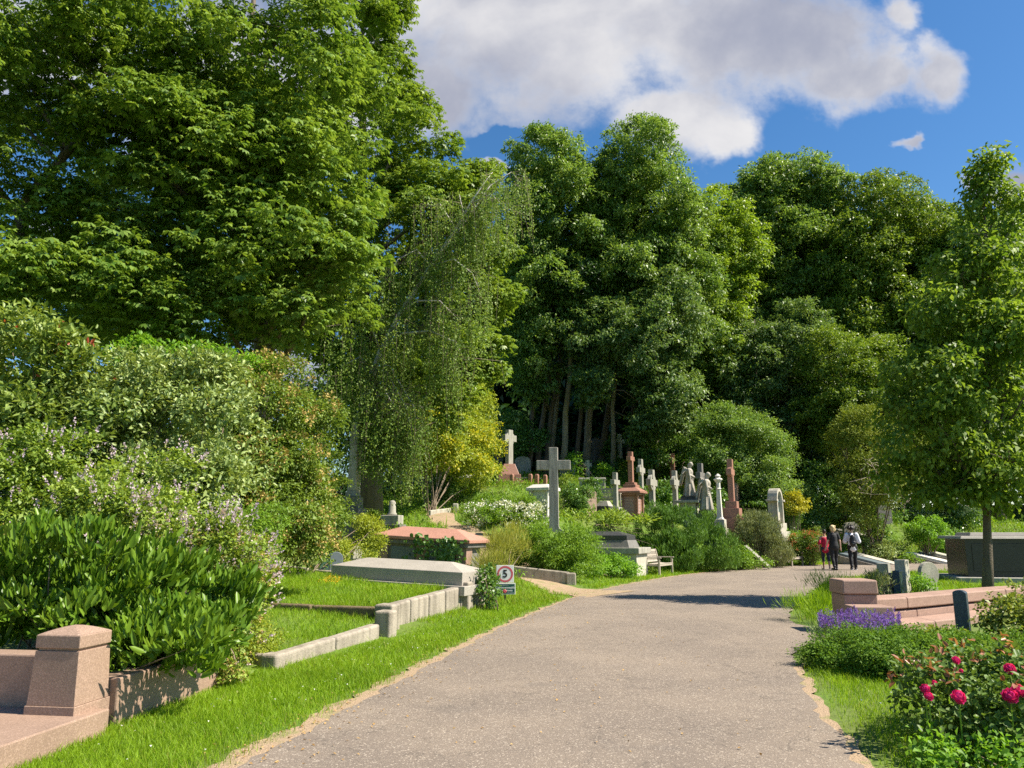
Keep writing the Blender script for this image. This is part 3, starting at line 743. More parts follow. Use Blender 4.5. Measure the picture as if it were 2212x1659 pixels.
# --- exedra wall on the other side ----------------------------------------------------------
T = thing('stone_bench_wall', 'curved pink granite low wall with seat ledge and stepped end block', 'wall', (0, 0, 0))
arc = chaik([(5.98, 13.18), (6.7, 13.55), (7.6, 14.15), (8.6, 14.85), (9.7, 15.55), (11.0, 16.25), (12.6, 16.9), (14.5, 17.4)], 2)
def arc_wall(path, th, z0, z1, off, name, joints, mat='pinkgr2', bevel=.02, crown=.03):
    tn = np.gradient(path, axis=0); tn = tn/np.linalg.norm(tn, axis=1, keepdims=True); nn = np.stack([tn[:, 1], -tn[:, 0]], 1)
    seg = np.concatenate([[0], np.cumsum(np.linalg.norm(np.diff(path, axis=0), axis=1))]); tot = seg[-1]
    ed = [0]+[j for j in joints if j < tot]+[tot]
    for a, b in zip(ed[:-1], ed[1:]):
        s = np.linspace(a+.004, b-.004, max(3, int((b-a)/.3)+1)); px = np.interp(s, seg, path[:, 0]); py = np.interp(s, seg, path[:, 1]); qx = np.interp(s, seg, nn[:, 0]); qy = np.interp(s, seg, nn[:, 1])
        vs = []; fs = []
        for i in range(len(s)):
            f = (px[i]+qx[i]*off, py[i]+qy[i]*off); k = (px[i]+qx[i]*(off-th), py[i]+qy[i]*(off-th))
            vs += [(f[0], f[1], z0), (f[0], f[1], z1-crown), (k[0], k[1], z1), (k[0], k[1], z0)]
        for i in range(len(s)-1):
            A = 4*i; Bq = A+4; fs += [(A, Bq, Bq+1, A+1), (A+1, Bq+1, Bq+2, A+2), (A+2, Bq+2, Bq+3, A+3), (A+3, Bq+3, Bq, A)]
        fs += [(0, 1, 2, 3), (len(vs)-1, len(vs)-2, len(vs)-3, len(vs)-4)]
        MB().add(vs, fs).build(name, mat, T, bevel)
arc_wall(arc, .34, .33, .54, .03, 'coping', [.85, 2.6, 4.3, 6.0])
arc_wall(arc, .30, -.1, .328, .0, 'wall_course', [1.15, 2.5, 3.8, 5.3])
arc_wall(arc, .40, -.1, .185, .42, 'seat_ledge', [.95, 2.2, 3.9, 5.6])
c, s = math.cos(R(-3)), math.sin(R(-3))
blk = thing('end_block', '', ''); del blk['label'], blk['category']; blk.parent = T; blk.location = (5.42, 13.0, 0); blk.rotation_euler[2] = R(-3)
MB().box(0.02, .56, .02, .62, -.1, .595).build('block_body', 'pinkgr2', blk, .02)
MB().box(0, .58, 0, .66, .60, .83, .01, .01).build('block_cap', 'pinkgr2', blk, .025)
MB().box(-.02, .62, -.46, .0, .215, .45, .015, .015).build('block_step', 'pinkgr2', blk, .02)
MB().box(0, .60, -.44, .0, -.1, .21).build('block_step', 'pinkgr2', blk, .015)

# --- small slab stones -----------------------------------------------------------------------
def headstone(name, label, loc, yaw, w, h, dp, mat, top='flat', group=None, tilt=0, cat='headstone', pitch=0):
    t = thing(name, label, cat, loc, yaw, group); t.rotation_euler[0] = R(pitch); t.rotation_euler[1] = R(tilt)
    if top == 'round': poly = [(w/2*math.cos(a), h-w/2+w/2*math.sin(a)) for a in np.linspace(0, math.pi, 13)]+[(-w/2, -.3), (w/2, -.3)]
    elif top == 'arch': poly = [(w/2*math.cos(a), h-w*.25+w*.25*math.sin(a)) for a in np.linspace(0, math.pi, 13)]+[(-w/2, -.3), (w/2, -.3)]
    elif top == 'point': poly = [(w/2, h-w*.22), (0, h), (-w/2, h-w*.22), (-w/2, -.3), (w/2, -.3)]
    elif top == 'ogee': poly = [(w/2, h*.78), (w*.42, h*.8), (w*.36, h*.93), (w*.15, h*.985), (0, h), (-w*.15, h*.985), (-w*.36, h*.93), (-w*.42, h*.8), (-w/2, h*.78), (-w/2, -.3), (w/2, -.3)]
    elif top == 'key':
        r = w/2; zc = h-r; poly = [(r*math.cos(a), zc+r*math.sin(a)) for a in np.linspace(R(-50), R(230), 20)]+[(-w*.34, zc-r*1.0), (-w*.42, zc-r*1.15), (-w*.42, -.3), (w*.42, -.3), (w*.42, zc-r*1.15), (w*.34, zc-r*1.0)]
    else: poly = [(w/2, h), (-w/2, h), (-w/2, -.3), (w/2, -.3)]
    t_ = MB().prism(poly, -dp/2, dp/2).build('stone', mat, t, .012)
    return t
hs = headstone('headstone', 'narrow dark polished granite headstone standing by the curved pink wall', base_at(2083, 1372, 11.2), -40, .17, .80, .13, 'bluegr', 'arch')
headstone('headstone', 'thin pale grey slab headstone in long grass behind the pink end block', base_at(1913, 1275, 20.5), 40, .16, .80, .3, 'grey')
headstone('headstone', 'dark purple granite headstone with sloping top', base_at(1929, 1290, 19.5), 25, .36, .62, .3, 'purple', 'arch')
headstone('headstone', 'blue-black polished headstone against the rough white stone', base_at(1943, 1290, 19.3), 50, .3, .68, .16, 'bluegr')
headstone('headstone', 'tall rough-hewn whitish upright stone in the long grass', base_at(1954, 1286, 19.8), 40, .24, .92, .26, 'pale')
headstone('headstone', 'keyhole-shaped greenish headstone with round disc top', base_at(2009, 1280, 20.5), 20, .62, .82, .12, 'grey', 'key')
headstone('headstone', 'green polished square-topped headstone at the end of the long slab tomb', base_at(706, 1225, 18.4), 12, .34, .62, .1, 'greenslate')
headstone('headstone', 'round-topped slate headstone at the end of the long slab tomb', base_at(725.5, 1222, 18.1), 20, .30, .66, .12, 'slate', 'round')
headstone('headstone', 'small leaning pale stone in the weeds below the tall shaft', base_at(766, 1200, 20), 55, .3, .75, .1, 'grey', 'arch', None, 6)

# --- monuments on the slope -------------------------------------------------------------------
YA = 63
l = base_at(1197, 1135, 27); ht = zof(1197, 967, 27)-l[2]
make_cross('stone_cross', 'large streaked grey stone cross standing in the flower bed', l, -6, 'cross', ht, kx(27)*74, kx(27)*20.5, .26, zof(1197, 1005, 27)-l[2], flare=.09)
l = base_at(1331, 1124, 36)
make_cross('stone_cross', 'slim plain grey cross beside the pink granite pedestal', l, YA, 'grey', zof(1331, 1021, 36)-l[2], .78, .22, .2, zof(1331, 1042, 36)-l[2], [(.75, .7, .75), (.5, .45, .16)])
# pink pedestal with red cross
l = base_at(1366, 1133, 37); f = lambda Y: zof(1366, Y, 37)-l[2]
T = thing('pedestal_monument', 'red granite pedestal monument with corner columns and inscribed sides topped by cross', 'monument', l, -27)
MB().cbox(1.12, 1.12, -.4, f(1117)).build('base', 'redgr', T, .015)
MB().cbox(1.0, 1.0, f(1117)+.001, f(1112), .06, .06).build('base_moulding', 'redgr', T, .01)
MB().cbox(.74, .74, f(1112)+.001, f(1070)).build('die', 'redgr', T, .006)
for sx_ in (-1, 1):
    for sy_ in (-1, 1):
        za, zb = f(1112)+.002, f(1070)-.002; pr = [(.075, za), (.075, za+.05), (.05, za+.1), (.045, za+.13), (.043, zb-.12), (.05, zb-.1), (.075, zb-.04), (.075, zb)]
        MB().lathe(pr, 12, sx_*.42, sy_*.42).build('column', 'redgr', T, 0, True)
for k in range(11): MB().box(-.24+.03*rng.random(), .24-.05*rng.random(), -.378, -.371, f(1108-k*3.1), f(1108-k*3.1)+.035).build('inscription', 'carvepale', T)
for k in range(11): MB().box(.371, .378, -.2+.03*rng.random(), .2-.05*rng.random(), f(1108-k*3.1), f(1108-k*3.1)+.035).build('inscription', 'carvepale', T)
MB().cbox(1.06, 1.06, f(1070), f(1066), .0, .0).build('cornice', 'redgr', T, .015)
MB().cbox(1.22, 1.22, f(1066)+.001, f(1062)).build('cap', 'redgr', T, .01)
MB().cbox(1.22, 1.22, f(1062)+.001, f(1053), .3, .3).build('cap_slope', 'redgr', T, .005)
MB().cbox(.62, .62, f(1053)+.001, f(1047.5)).build('step', 'redgr', T, .01)
MB().cbox(.46, .46, f(1047.5)+.001, f(1042.5)).build('step', 'redgr', T, .01)
h0 = f(1042.5)+.001; mb = MB(); a = .095; top = f(976); az = f(991)
poly = [(x, zz+h0) for x, zz in cross_outline(top-h0, .60, .20, az-h0)]
o = MB().prism(poly, -.11, .11).build('cross_shaft', 'redgr', T, .008); o.rotation_euler[2] = R(90)
l = base_at(1387, 1107, 42)
make_cross('celtic_cross', 'grey carved cross rising behind the red pedestal', l, YA, 'grey', zof(1387, 992, 42)-l[2], .95, .28, .2, zof(1387, 1016, 42)-l[2], [(.9, .7, .55)], celtic=.34)
l = base_at(1410, 1106, 38.5)
make_cross('celtic_cross', 'mossy grey wheel-head cross above the rosemary, beside the red pedestal', l, YA, 'grey', zof(1410, 1015, 38.5)-l[2], 1.15, .32, .24, zof(1410, 1043, 38.5)-l[2], [(.8, .7, .5)], celtic=.43)
l = base_at(1460, 1104, 39)
make_cross('celtic_cross', 'pale lichen-spotted wheel-head cross beside the taller angel', l, YA, 'grey', zof(1460, 1017, 39)-l[2], 1.0, .28, .22, zof(1460, 1043, 39)-l[2], [(.8, .7, .5)], celtic=.38)
l = base_at(1455, 1056, 47)
make_cross('stone_cross', 'plain red granite cross among bushes behind the pale wheel-head cross', l, YA, 'redgr', zof(1455, 980, 47)-l[2], 1.0, .3, .26, zof(1455, 996, 47)-l[2], [(1.1, 1.0, .7)])
l = base_at(1516, 1088, 41)
make_cross('stone_cross', 'dark plain cross standing between the two angels', l, YA, 'darkstone', zof(1516, 1001, 41)-l[2], 1.1, .34, .24, zof(1516, 1028, 41)-l[2], [(.8, .8, .4)])
# tall red cross on steps
l = base_at(1585, 1158, 38); f = lambda Y: zof(1585, Y, 38)-l[2]
T = make_cross('celtic_cross', 'tall red granite wheel-head cross on four stepped blocks', l, YA, 'redgr', f(992), .84, .29, .26, f(1020), (), celtic=.30)
yb = -27-YA
st = thing('steps', '', ''); del st['label'], st['category']; st.parent = T; st.rotation_euler[2] = R(yb)
for (wd, za, zb) in ((.98, -.4, f(1149)), (1.12, f(1149)+.001, f(1140)), (1.0, f(1140)+.001, f(1119)), (.78, f(1119)+.001, f(1098)), (.55, f(1098)+.001, f(1083))):
    MB().cbox(wd, wd, za, zb).build('step', 'redgr', st, .012)
l = base_at(1593, 1106, 42)
headstone('headstone', 'pink headstone with scrolled arched top behind the tall red cross', l, YA, .78, zof(1593, 1043, 42)-l[2], .2, 'pinkgr', 'ogee')
# ornate white pillar
l = base_at(1558, 1176, 37); f = lambda Y: zof(1556, Y, 37)-l[2]
T = thing('pillar_monument', 'slender white pillar monument with ornate finial on square pale base', 'monument', l, -27)
MB().cbox(.62, .62, -.4, f(1141)).build('base', 'pale', T, .02)
MB().cbox(.50, .50, f(1141)+.001, f(1122)).build('base', 'pale', T, .02)
MB().cbox(.38, .38, f(1122)+.001, f(1117), .06, .06).build('base_moulding', 'white', T, .02)
MB().cbox(.24, .24, f(1117)+.001, f(1057), .035, .035).build('shaft', 'white', T, .012)
z1, z2, z3 = f(1057), f(1036), f(1023)
MB().lathe([(.11, z1), (.15, z1+.02), (.10, z1+.06), (.10, z2-.16), (.17, z2-.06), (.22, z2), (.20, z2+.04), (.10, z2+.08), (.13, z2+.14), (.09, z2+.2), (.15, z3-.12), (.05, z3-.03), (.01, z3)], 8).build('finial', 'white', T, .008)

# --- angels --------------------------------------------------------------------------------------
def angel(t, z0, hgt, lean, wing, name='angel'):
    """robed figure with wings, facing local +x; a single carved block"""
    s = hgt/1.72; mb = MB()
    def P(x, y, z): return (x*s+lean*z*s*.06, y*s, z0+z*s)
    mb.cap(P(.02, 0, .08), P(.0, 0, .85), .25*s, .185*s, 12); mb.cap(P(0, 0, .85), P(.02, 0, 1.22), .17*s, .185*s, 12)
    mb.cap(P(.02, -.12, 1.3), P(.02, .12, 1.3), .11*s, .11*s); mb.cap(P(.03, 0, 1.38), P(.07, 0, 1.48), .06*s, .058*s)
    mb.ell(P(.11, 0, 1.585), (.095*s, .083*s, .115*s)); mb.ell(P(.085, 0, 1.62), (.105*s, .098*s, .105*s)); mb.cap(P(-.0, 0, 1.58), P(-.02, 0, 1.40), .07*s, .05*s)
    mb.cap(P(.2, 0, 1.575), P(.205, 0, 1.565), .016*s, .012*s, 6)
    for sg in (-1, 1):
        mb.cap(P(.02, .17*sg, 1.31), P(.08, .22*sg, 1.05), .07*s, .062*s); mb.cap(P(.08, .22*sg, 1.05), P(.24, .06*sg, .98), .062*s, .04*s)
        mb.cap(P(.08, .22*sg, 1.03), P(.10, .2*sg, .72), .07*s, .05*s)
        for q in range(4): mb.cap(P(.25+.012*q, (.055-.012*q)*sg, .985-.012*q), P(.30, (.03-.012*q)*sg, .96-.014*q), .011*s, .009*s, 6)
        # wing: overlapping feather lobes sweeping down behind the shoulder
        for q in range(9):
            u = q/8; x0 = -.12-.10*math.sin(u*2.2); mb.cap(P(x0-.05*u, (.10+.05*u)*sg, 1.34+.10*math.sin(u*3.1)-.06*u), P(x0-.14-.10*u, (.16+.10*(1-u))*sg, 1.12-(wing-.18)*u), .042*s, .02*s, 8)
        mb.cap(P(-.10, .10*sg, 1.2), P(-.22, .14*sg, 1.44), .06*s, .05*s)
    for q in range(22):
        a = 2*math.pi*q/22+.1*math.sin(q*3.7); r0, r1 = .155+.015*math.sin(q*2.3), .26+.03*math.sin(q*1.9+1)
        mb.cap(P(r0*math.cos(a), r0*math.sin(a)*.95, .95+.05*math.sin(q*5)), P(r1*math.cos(a+.12)*(1.15 if math.cos(a) > 0 else 1), r1*math.sin(a+.12), .05), .018*s, .035*s, 6)
    for q in range(5): mb.cap(P(.17-.01*q, -.16, 1.02-.09*q), P(.20-.01*q, .15, .90-.07*q), .022*s, .02*s, 6)
    mb.cap(P(.12, -.1, .75), P(.25, .16, .1), .04*s, .03*s, 8)
    return mb.build(name, 'statue', t, 0, True, remesh=.013*s)
l = base_at(1491, 1128, 37.5); f = lambda Y: zof(1491, Y, 37.5)-l[2]
T = thing('angel_statue', 'winged robed angel statue bowing its head on broad dark-stepped pedestal', 'statue', l, -27)
MB().cbox(.9, .9, -.4, f(1120)).build('base', 'grey', T, .015)
MB().cbox(.74, .74, f(1120)+.001, f(1087)).build('pedestal', 'pale', T, .01)
MB().cbox(1.16, 1.16, f(1087)+.001, f(1081)).build('cornice', 'grey', T, .02)
MB().cbox(.86, .86, f(1081)+.001, f(1077)).build('step', 'darkgr', T, .01)
MB().cbox(.68, .68, f(1077)+.001, f(1073)).build('step', 'darkgr', T, .01)
angel(T, f(1073), f(998)-f(1073), .6, .75)
l = base_at(1527, 1148, 37); f = lambda Y: zof(1527, Y, 37)-l[2]
T = thing('angel_statue', 'smaller angel statue with drooping wings on dark granite steps', 'statue', l, -27)
MB().cbox(.98, .98, -.4, f(1123)).build('step', 'darkgr', T, .012)
MB().cbox(.80, .80, f(1123)+.001, f(1109)).build('step', 'darkgr', T, .012)
MB().cbox(.58, .58, f(1109)+.001, f(1103)).build('step', 'darkgr', T, .012)
angel(T, f(1103), f(1020)-f(1103), .9, 1.05)

# white column tomb
l = base_at(1174, 1124, 30); f = lambda Y: zof(1172, Y, 30)-l[2]
T = thing('marble_tomb', 'white marble chest tomb with corner columns behind the large grey cross', 'tomb', l, -30)
MB().cbox(.95, .95, -.4, f(1117)).build('base', 'white', T, .02)
MB().cbox(.66, .66, f(1117)+.001, f(1061)).build('chest', 'white', T, .008)
for sx_, sy_ in ((-1, -1), (1, -1), (1, 1), (-1, 1)):
    za, zb = f(1117)+.002, f(1061)-.002
    MB().lathe([(.07, za), (.07, za+.06), (.05, za+.1), (.046, zb-.14), (.06, zb-.1), (.08, zb)], 12, sx_*.36, sy_*.36).build('column', 'white', T, 0, True)
MB().cbox(1.0, 1.0, f(1061)+.001, f(1055), -.0, -.0).build('cornice', 'white', T, .02)
MB().cbox(1.0, 1.0, f(1055)+.001, f(1047), .2, .2).build('roof', 'white', T, .01)

# cross on red pedestal
l = base_at(1100, 1050, 43); f = lambda Y: zof(1100, Y, 43)-l[2]
T = make_cross('celtic_cross', 'tall grey cross on flared red granite pedestal below the dark trees', l, 48, 'grey', f(929), .95, .36, .26, f(947), (), celtic=.36)
st = thing('pedestal', '', ''); del st['label'], st['category']; st.parent = T; st.rotation_euler[2] = R(-45)
MB().cbox(1.5, 1.5, -.4, f(1040)).build('step', 'redgr', st, .02)
MB().cbox(1.22, 1.22, f(1040)+.001, f(1026)).build('step', 'redgr', st, .02)
MB().cbox(1.06, 1.06, f(1026)+.001, f(1003), .22, .22).build('pedestal_block', 'redgr', st, .02)
# red granite posts of one grave surround
T = thing('grave_surround', 'low red granite grave surround with squat square posts in front of the red pedestal', 'grave surround', (0, 0, 0))
pp = []
for X in (1106, 1146, 1160, 1178):
    q = np.array(base_at(X, 1047, 42)); pp.append(q)
    o = thing('post', '', ''); del o['label'], o['category']; o.parent = T; o.location = q; o.rotation_euler[2] = R(-27)
    MB().cbox(.19, .19, -.2, .50).build('post_shaft', 'redgr', o, .01); MB().cbox(.19, .19, .501, .58, .04, .04).build('post_cap', 'redgr', o, .01)
for a_, b2 in zip(pp[:-1], pp[1:]):
    mid = [(a_*(1-k)+b2*k)+np.array([0, 0, .42-.08*math.sin(k*math.pi)]) for k in np.linspace(0, 1, 7)]
    MB().tube(mid, [.018]*7, 6).build('chain', 'darkstone', T)
kerb_run(T, pp[0]+np.array([0, .1, 0]), pp[-1]+np.array([0, .1, 0]), .15, .12, .12, mat='redgr')
l = base_at(1340, 1006, 52)
make_cross('stone_cross', 'tall thin cream cross beside the ivy-clad trunk in deep shade', l, 50, 'cream', zof(1340, 938, 52)-l[2], 1.05, .26, .2, zof(1340, 953, 52)-l[2], [(.9, .8, .5)])
l = base_at(1270, 1042, 47)
make_cross('stone_cross', 'small cream cross in front of the tree trunks', l, 45, 'cream', zof(1270, 994, 47)-l[2], .60, .2, .16, zof(1270, 1004, 47)-l[2], [(.6, .5, .4)])
headstone('headstone', 'yellowish leaning headstone high among the bushes', base_at(1478, 994, 51), 20, .95, zof(1478, 968, 51)-h1(*at(1478, 994, 51)[:2]), .16, 'cream', 'arch', None, 7)
headstone('headstone', 'dim grey headstone under the trees beside the red pedestal cross', base_at(1129, 1028, 49), 10, 1.0, 1.2, .2, 'grey', 'arch')
headstone('headstone', 'shouldered grey headstone behind the arm of the large cross', base_at(1227, 1037, 47), 15, .95, zof(1227, 992, 47)-h1(*at(1227, 1037, 47)[:2]), .2, 'grey', 'ogee')
headstone('headstone', 'dark round-topped headstone deep under the trunks', base_at(1288, 1010, 53), 10, .7, 2.3, .2, 'darkstone', 'round')
headstone('headstone', 'small dark headstone behind the yellow shrub', base_at(1076, 985, 50), 10, .6, 2.2, .2, 'darkstone', 'point')
headstone('headstone', 'pale stump of stone standing on the ledge beyond the daisies', base_at(1135, 1078, 35), 30, .24, .72, .2, 'grey')
for X, Yb, d, wd, lab in ((1150, 1072, 36, 1.3, 'low grey kerb ledge beyond the white daisies'), (1280, 1058, 40.5, 1.15, 'flat grey box tomb beneath the trees behind the far bench')):
    l = base_at(X, Yb, d); T = thing('box_tomb', lab, 'tomb', l, -8); MB().cbox(wd*1.15, .8, -.3, .32 if d < 38 else .62).build('box', 'grey', T, .02); MB().cbox(wd*1.25, .9, .321 if d < 38 else .621, .40 if d < 38 else .72, .03, .03).build('lid', 'grey', T, .02)
l = base_at(1219, 1080, 34.5); T = thing('grave_kerb', 'low red granite grave kerb half hidden in flowers behind the large cross', 'kerb', l, -12)
kerb_run(T, (-.5, 0, 0), (.5, 0, 0), .3, .28, .28, mat='redgr'); MB().box(-.45, .45, .31, 1.4, -.1, .12).build('cover_slab', 'redgr', T, .01)
l = base_at(1011, 1050, 42); T = thing('box_tomb', 'white-topped box tomb under the yellow shrub', 'tomb', l, -14)
MB().cbox(1.4, .8, -.3, .42).build('box', 'grey', T, .02); MB().cbox(1.55, .95, .421, .6, .25, .25).build('lid', 'white', T, .02)
l = base_at(1306, 1110, 34.5); T = thing('stone_pedestal', 'dark sloping-topped stone pedestal behind the slim cross', 'pedestal', l, -27)
MB().cbox(.62, .62, -.4, .62).build('block', 'darkgr', T, .01); MB().cbox(.62, .62, .621, .86, .12, .12).build('cap', 'greygr', T, .01)
l = base_at(1272, 1117, 33.5); headstone('headstone', 'pinkish headstone almost swallowed by ivy', l, 40, .7, 1.15, .3, 'pinkgr', 'arch')
# tall shaft in the left shrubs
l = base_at(758, 1178, 24); f = lambda Y: zof(758, Y, 24)-l[2]
T = thing('shaft_monument', 'tall weathered shaft with battered cross head on dark steps behind the brown-flowered shrub', 'monument', l, -12)
MB().cbox(.84, .84, -.3, f(1128)).build('step', 'darkstone', T, .02); MB().cbox(.66, .66, f(1128)+.001, f(1098)).build('step', 'darkstone', T, .02)
MB().cbox(.50, .50, f(1098)+.001, f(1073)).build('step', 'darkstone', T, .02); MB().cbox(.40, .40, f(1073)+.001, f(1060), .05, .05).build('step', 'grey', T, .02)
MB().cbox(.28, .26, f(1060)+.001, f(962), .03, .03).build('shaft', 'pale', T, .015)
MB().cbox(.26, .24, f(962)+.001, f(946)).build('capital', 'cross', T, .015); MB().cbox(.2, .2, f(946)+.001, f(916)).build('cross_head', 'cross', T, .01)
l = base_at(846, 1152, 26); f = lambda Y: zof(840, Y, 26)-l[2]
T = thing('broken_column', 'grey broken column memorial under the weeping birch', 'monument', l, -10)
MB().cbox(.78, .7, -.4, f(1133)).build('base', 'darkstone', T, .02); MB().cbox(.62, .55, f(1133)+.001, f(1113)).build('block', 'grey', T, .02)
MB().lathe([(.16, f(1113)+.001), (.16, f(1110)), (.12, f(1107)), (.11, f(1085)), (.05, f(1081))], 12).build('column', 'grey', T, 0, True)
# loose grave kerbs on the far path
T = thing('grave_kerb', 'pair of squat kerb stones linked by low rail along the footpath', 'kerb', (0, 0, 0))
a_, b2 = np.array(base_at(984, 1107, 33)), np.array(base_at(1006, 1105, 33))
post(T, a_, .22, .38, 0, 'pale'); post(T, b2, .22, .38, 0, 'pale'); kerb_run(T, a_+np.array([.12, .0, 0]), b2-np.array([.12, 0, 0]), .14, .14, .14, mat='pale')
kerb_run(T, np.array(base_at(930, 1112, 32)), a_-np.array([.12, 0, 0]), .14, .22, .2, mat='pale')
# low rounded kerb of the flower bed
T = thing('bed_kerb', 'low rounded stone kerb of the flower bed near the speed sign', 'kerb', (0, 0, 0))
a_, b2 = np.array([.05, 24.3, h1(.05, 24.3)]), np.array([1.75, 24.1, h1(1.75, 24.1)])
kerb_run(T, a_, b2, .25, .33, .36, mat='kerb'); post(T, b2+np.array([.05, .12, 0]), .3, .34, 0)
# arched niche
l = base_at(1680, 1166, 40); f = lambda Y: zof(1676, Y, 40)-l[2]
T = thing('arched_niche', 'pale stone arched niche monument sheltering a verdigris bronze figure', 'monument', l, 52)
MB().cbox(1.3, .9, -.4, f(1148)).build('step', 'pale', T, .02); MB().cbox(1.0, .7, f(1148)+.001, f(1130)).build('step', 'pale', T, .02)
z0, z1, z2 = f(1130)+.001, f(1082), f(1055); w0, w1 = .46, .32
outer = [(-w0, z0), (-w0*.95, z1)]+[(w0*.95*math.cos(a), z1+(z2-z1)*math.sin(a)) for a in np.linspace(math.pi*.97, math.pi*.03, 12)]+[(w0*.95, z1), (w0, z0)]
inner = [(w1, z0), (w1, z1)]+[(w1*math.cos(a), z1+(z2-z1-.16)*math.sin(a)) for a in np.linspace(math.pi*.03, math.pi*.97, 12)]+[(-w1, z1), (-w1, z0)]
n = len(outer); vs = []; fs = []
for q in range(n):
    for (p_, y_) in ((outer[q], -.25), (outer[q], .25), (inner[n-1-q], .25), (inner[n-1-q], -.25)): vs.append((p_[0], y_, p_[1]))
for q in range(n-1):
    A = 4*q
    for k in range(4): fs.append((A+k, A+(k+1) % 4, A+4+(k+1) % 4, A+4+k))
fs += [(0, 1, 2, 3), (4*n-4, 4*n-3, 4*n-2, 4*n-1)]
MB().add(vs, fs).build('arch', 'pale', T, .01)
MB().box(-.6, -.38, -.3, .3, z1-.04, z1+.06).build('impost', 'pale', T, .015); MB().box(.38, .6, -.3, .3, z1-.04, z1+.06).build('impost', 'pale', T, .015)
MB().box(-w1+.002, w1-.002, .1, .2, z0, z1+.2).build('back_panel', 'grey', T)
MB().cbox(.3, .3, z0, z0+.55).build('figure_base', 'pale', T, .02)
mb = MB(); zz = z0+.55
mb.cap((0, 0, zz+.05), (0, 0, zz+.5), .12, .09); mb.cap((0, 0, zz+.5), (.02, 0, zz+.72), .10, .12); mb.ell((.04, -.03, zz+.97), (.075, .075, .1)); mb.cap((0, 0, zz+.75), (.02, 0, zz+.9), .05, .05)
for sg in (-1, 1): mb.cap((.12*sg, 0, zz+.74), (.16*sg, -.08, zz+.5), .05, .04); mb.cap((.16*sg, -.08, zz+.5), (.05*sg, -.15, zz+.55), .04, .03)
for q in range(10): mb.cap((.09*math.cos(q*.63), .09*math.sin(q*.63), zz+.45), (.15*math.cos(q*.63), .13*math.sin(q*.63), zz+.02), .02, .03, 6)
mb.build('figure', 'verdigris', T, 0, True, remesh=.014)

# --- distant right: ledgers, headstones, sunny retaining wall -----------------------------------------
def ledger(X, Yb, d, wd, ln, yaw, mat, lab, tilt=5):
    l = base_at(X, Yb, d); t = thing('ledger_stone', lab, 'grave slab', (l[0], l[1], l[2]+.22), yaw); t.rotation_euler[0] = R(13)
    MB().cbox(wd, ln, -.25, .10).build('slab', mat, t, .02); MB().cbox(wd+.2, ln+.2, -.4, -.02).build('kerb', 'kerb', t, .02)
    return t
ledger(1885, 1206, 41.0, .95, 2.6, 42, 'pale', 'pale flat grave slab just beyond the boy with the backpack')
ledger(1866, 1209, 39.8, .85, 2.2, 42, 'slate', 'dark slate grave slab at the lane edge behind the boy')
ledger(1832, 1203, 41.5, .8, 2.0, 40, 'greygr', 'greenish grey grave slab behind the woman in black')
ledger(1848, 1192, 45.5, .9, 2.2, 40, 'grey', 'lichen-grey grave slab farther up behind the walkers')
ledger(1960, 1200, 42.5, .9, 2.4, 40, 'darkgr', 'dark grave slab in the planting below the round bush')
ledger(2010, 1203, 41.5, .9, 2.2, 42, 'white', 'white grave slab in the sun below the round bush')
ledger(2035, 1201, 42.5, .85, 2.2, 42, 'slate', 'grey-blue grave slab between two pale ones on the sunny bank')
ledger(2062, 1203, 42.0, .85, 2.2, 42, 'pale', 'buff grave slab next to the dark monument')
headstone('headstone', 'tall pale headstone with shouldered top behind the boy', base_at(1840, 1166, 45), 10, 1.0, zof(1840, 1128, 45)-h1(*at(1840, 1166, 45)[:2]), .2, 'grey', 'ogee')
headstone('headstone', 'small white headstone behind the coral-flowered bush', base_at(1774, 1150, 44), 10, .35, 1.0, .2, 'pale', 'round')
headstone('headstone', 'dim blocky headstone in shade beneath the feathery juniper', base_at(1915, 1180, 46), 10, .9, 1.0, .25, 'darkstone', 'arch')
l = base_at(1972, 1122, 58); T = thing('terrace_wall', 'sunlit buff terrace wall far back under the trees', 'wall', l, -18)
MB().box(-4.2, -1.2, 0, .4, -.8, 1.05).build('wall_block', 'cream', T, .03); MB().box(-1.19, 1.6, .1, .5, -.8, .85).build('wall_block', 'pale', T, .03); MB().box(1.61, 4.6, 0, .4, -.8, .95).build('wall_block', 'cream', T, .03); MB().box(-4.3, -1.1, -.05, .45, 1.051, 1.15).build('coping', 'pale', T, .02)

# --- sign ---------------------------------------------------------------------------------------------
l = base_at(1091, 1303, 17.9); k = kx(17.9); f = lambda Y: zof(1091, Y, 17.9)-l[2]
T = thing('road_sign', 'white speed sign with red ring over green war graves sign on short stake', 'sign', l, 3)
MB().box(-.018, .018, .004, .035, -.2, f(1225)).build('stake', 'stake', T)
wd = 37.5*k/2; z0, z1 = f(1258.5), f(1221)
pn = MB().box(-wd, wd, -.008, .003, z0, z1).build('speed_panel', 'paper', T, .004)
zc = (z0+z1)/2-.003; r = 17*k
MB().ring(0, zc, r*.77, r, -.0105, -.0085, 40).build('ring', 'signred', pn)
text('5', 'signblack', pn, (0, -.0115, zc), r*1.34, name='numeral', ext=.001, sx=.95).data.offset = .006
w2 = 22*k; z2, z3 = f(1284), f(1259.5)
gp = MB().box(-w2, w2, -.02, -.009, z2, z3).build('graves_panel', 'paper', T, .004)
MB().box(-w2*.93, w2*.93, -.0225, -.0205, z2+.02, z3-.02).build('panel_field', 'signgreen', gp)
zt = lambda q: z2+(z3-z2)*q
text('Commonwealth', 'signtext', gp, (0, -.0245, zt(.60)), w2*.285, ext=.001).data.offset = .0016
text('War Graves', 'signtext', gp, (0, -.0245, zt(.36)), w2*.285, ext=.001).data.offset = .0016
text('In this cemetery there are', 'signtext', gp, (-w2*.88, -.0245, zt(.82)), w2*.11, ext=.0008, align='LEFT')
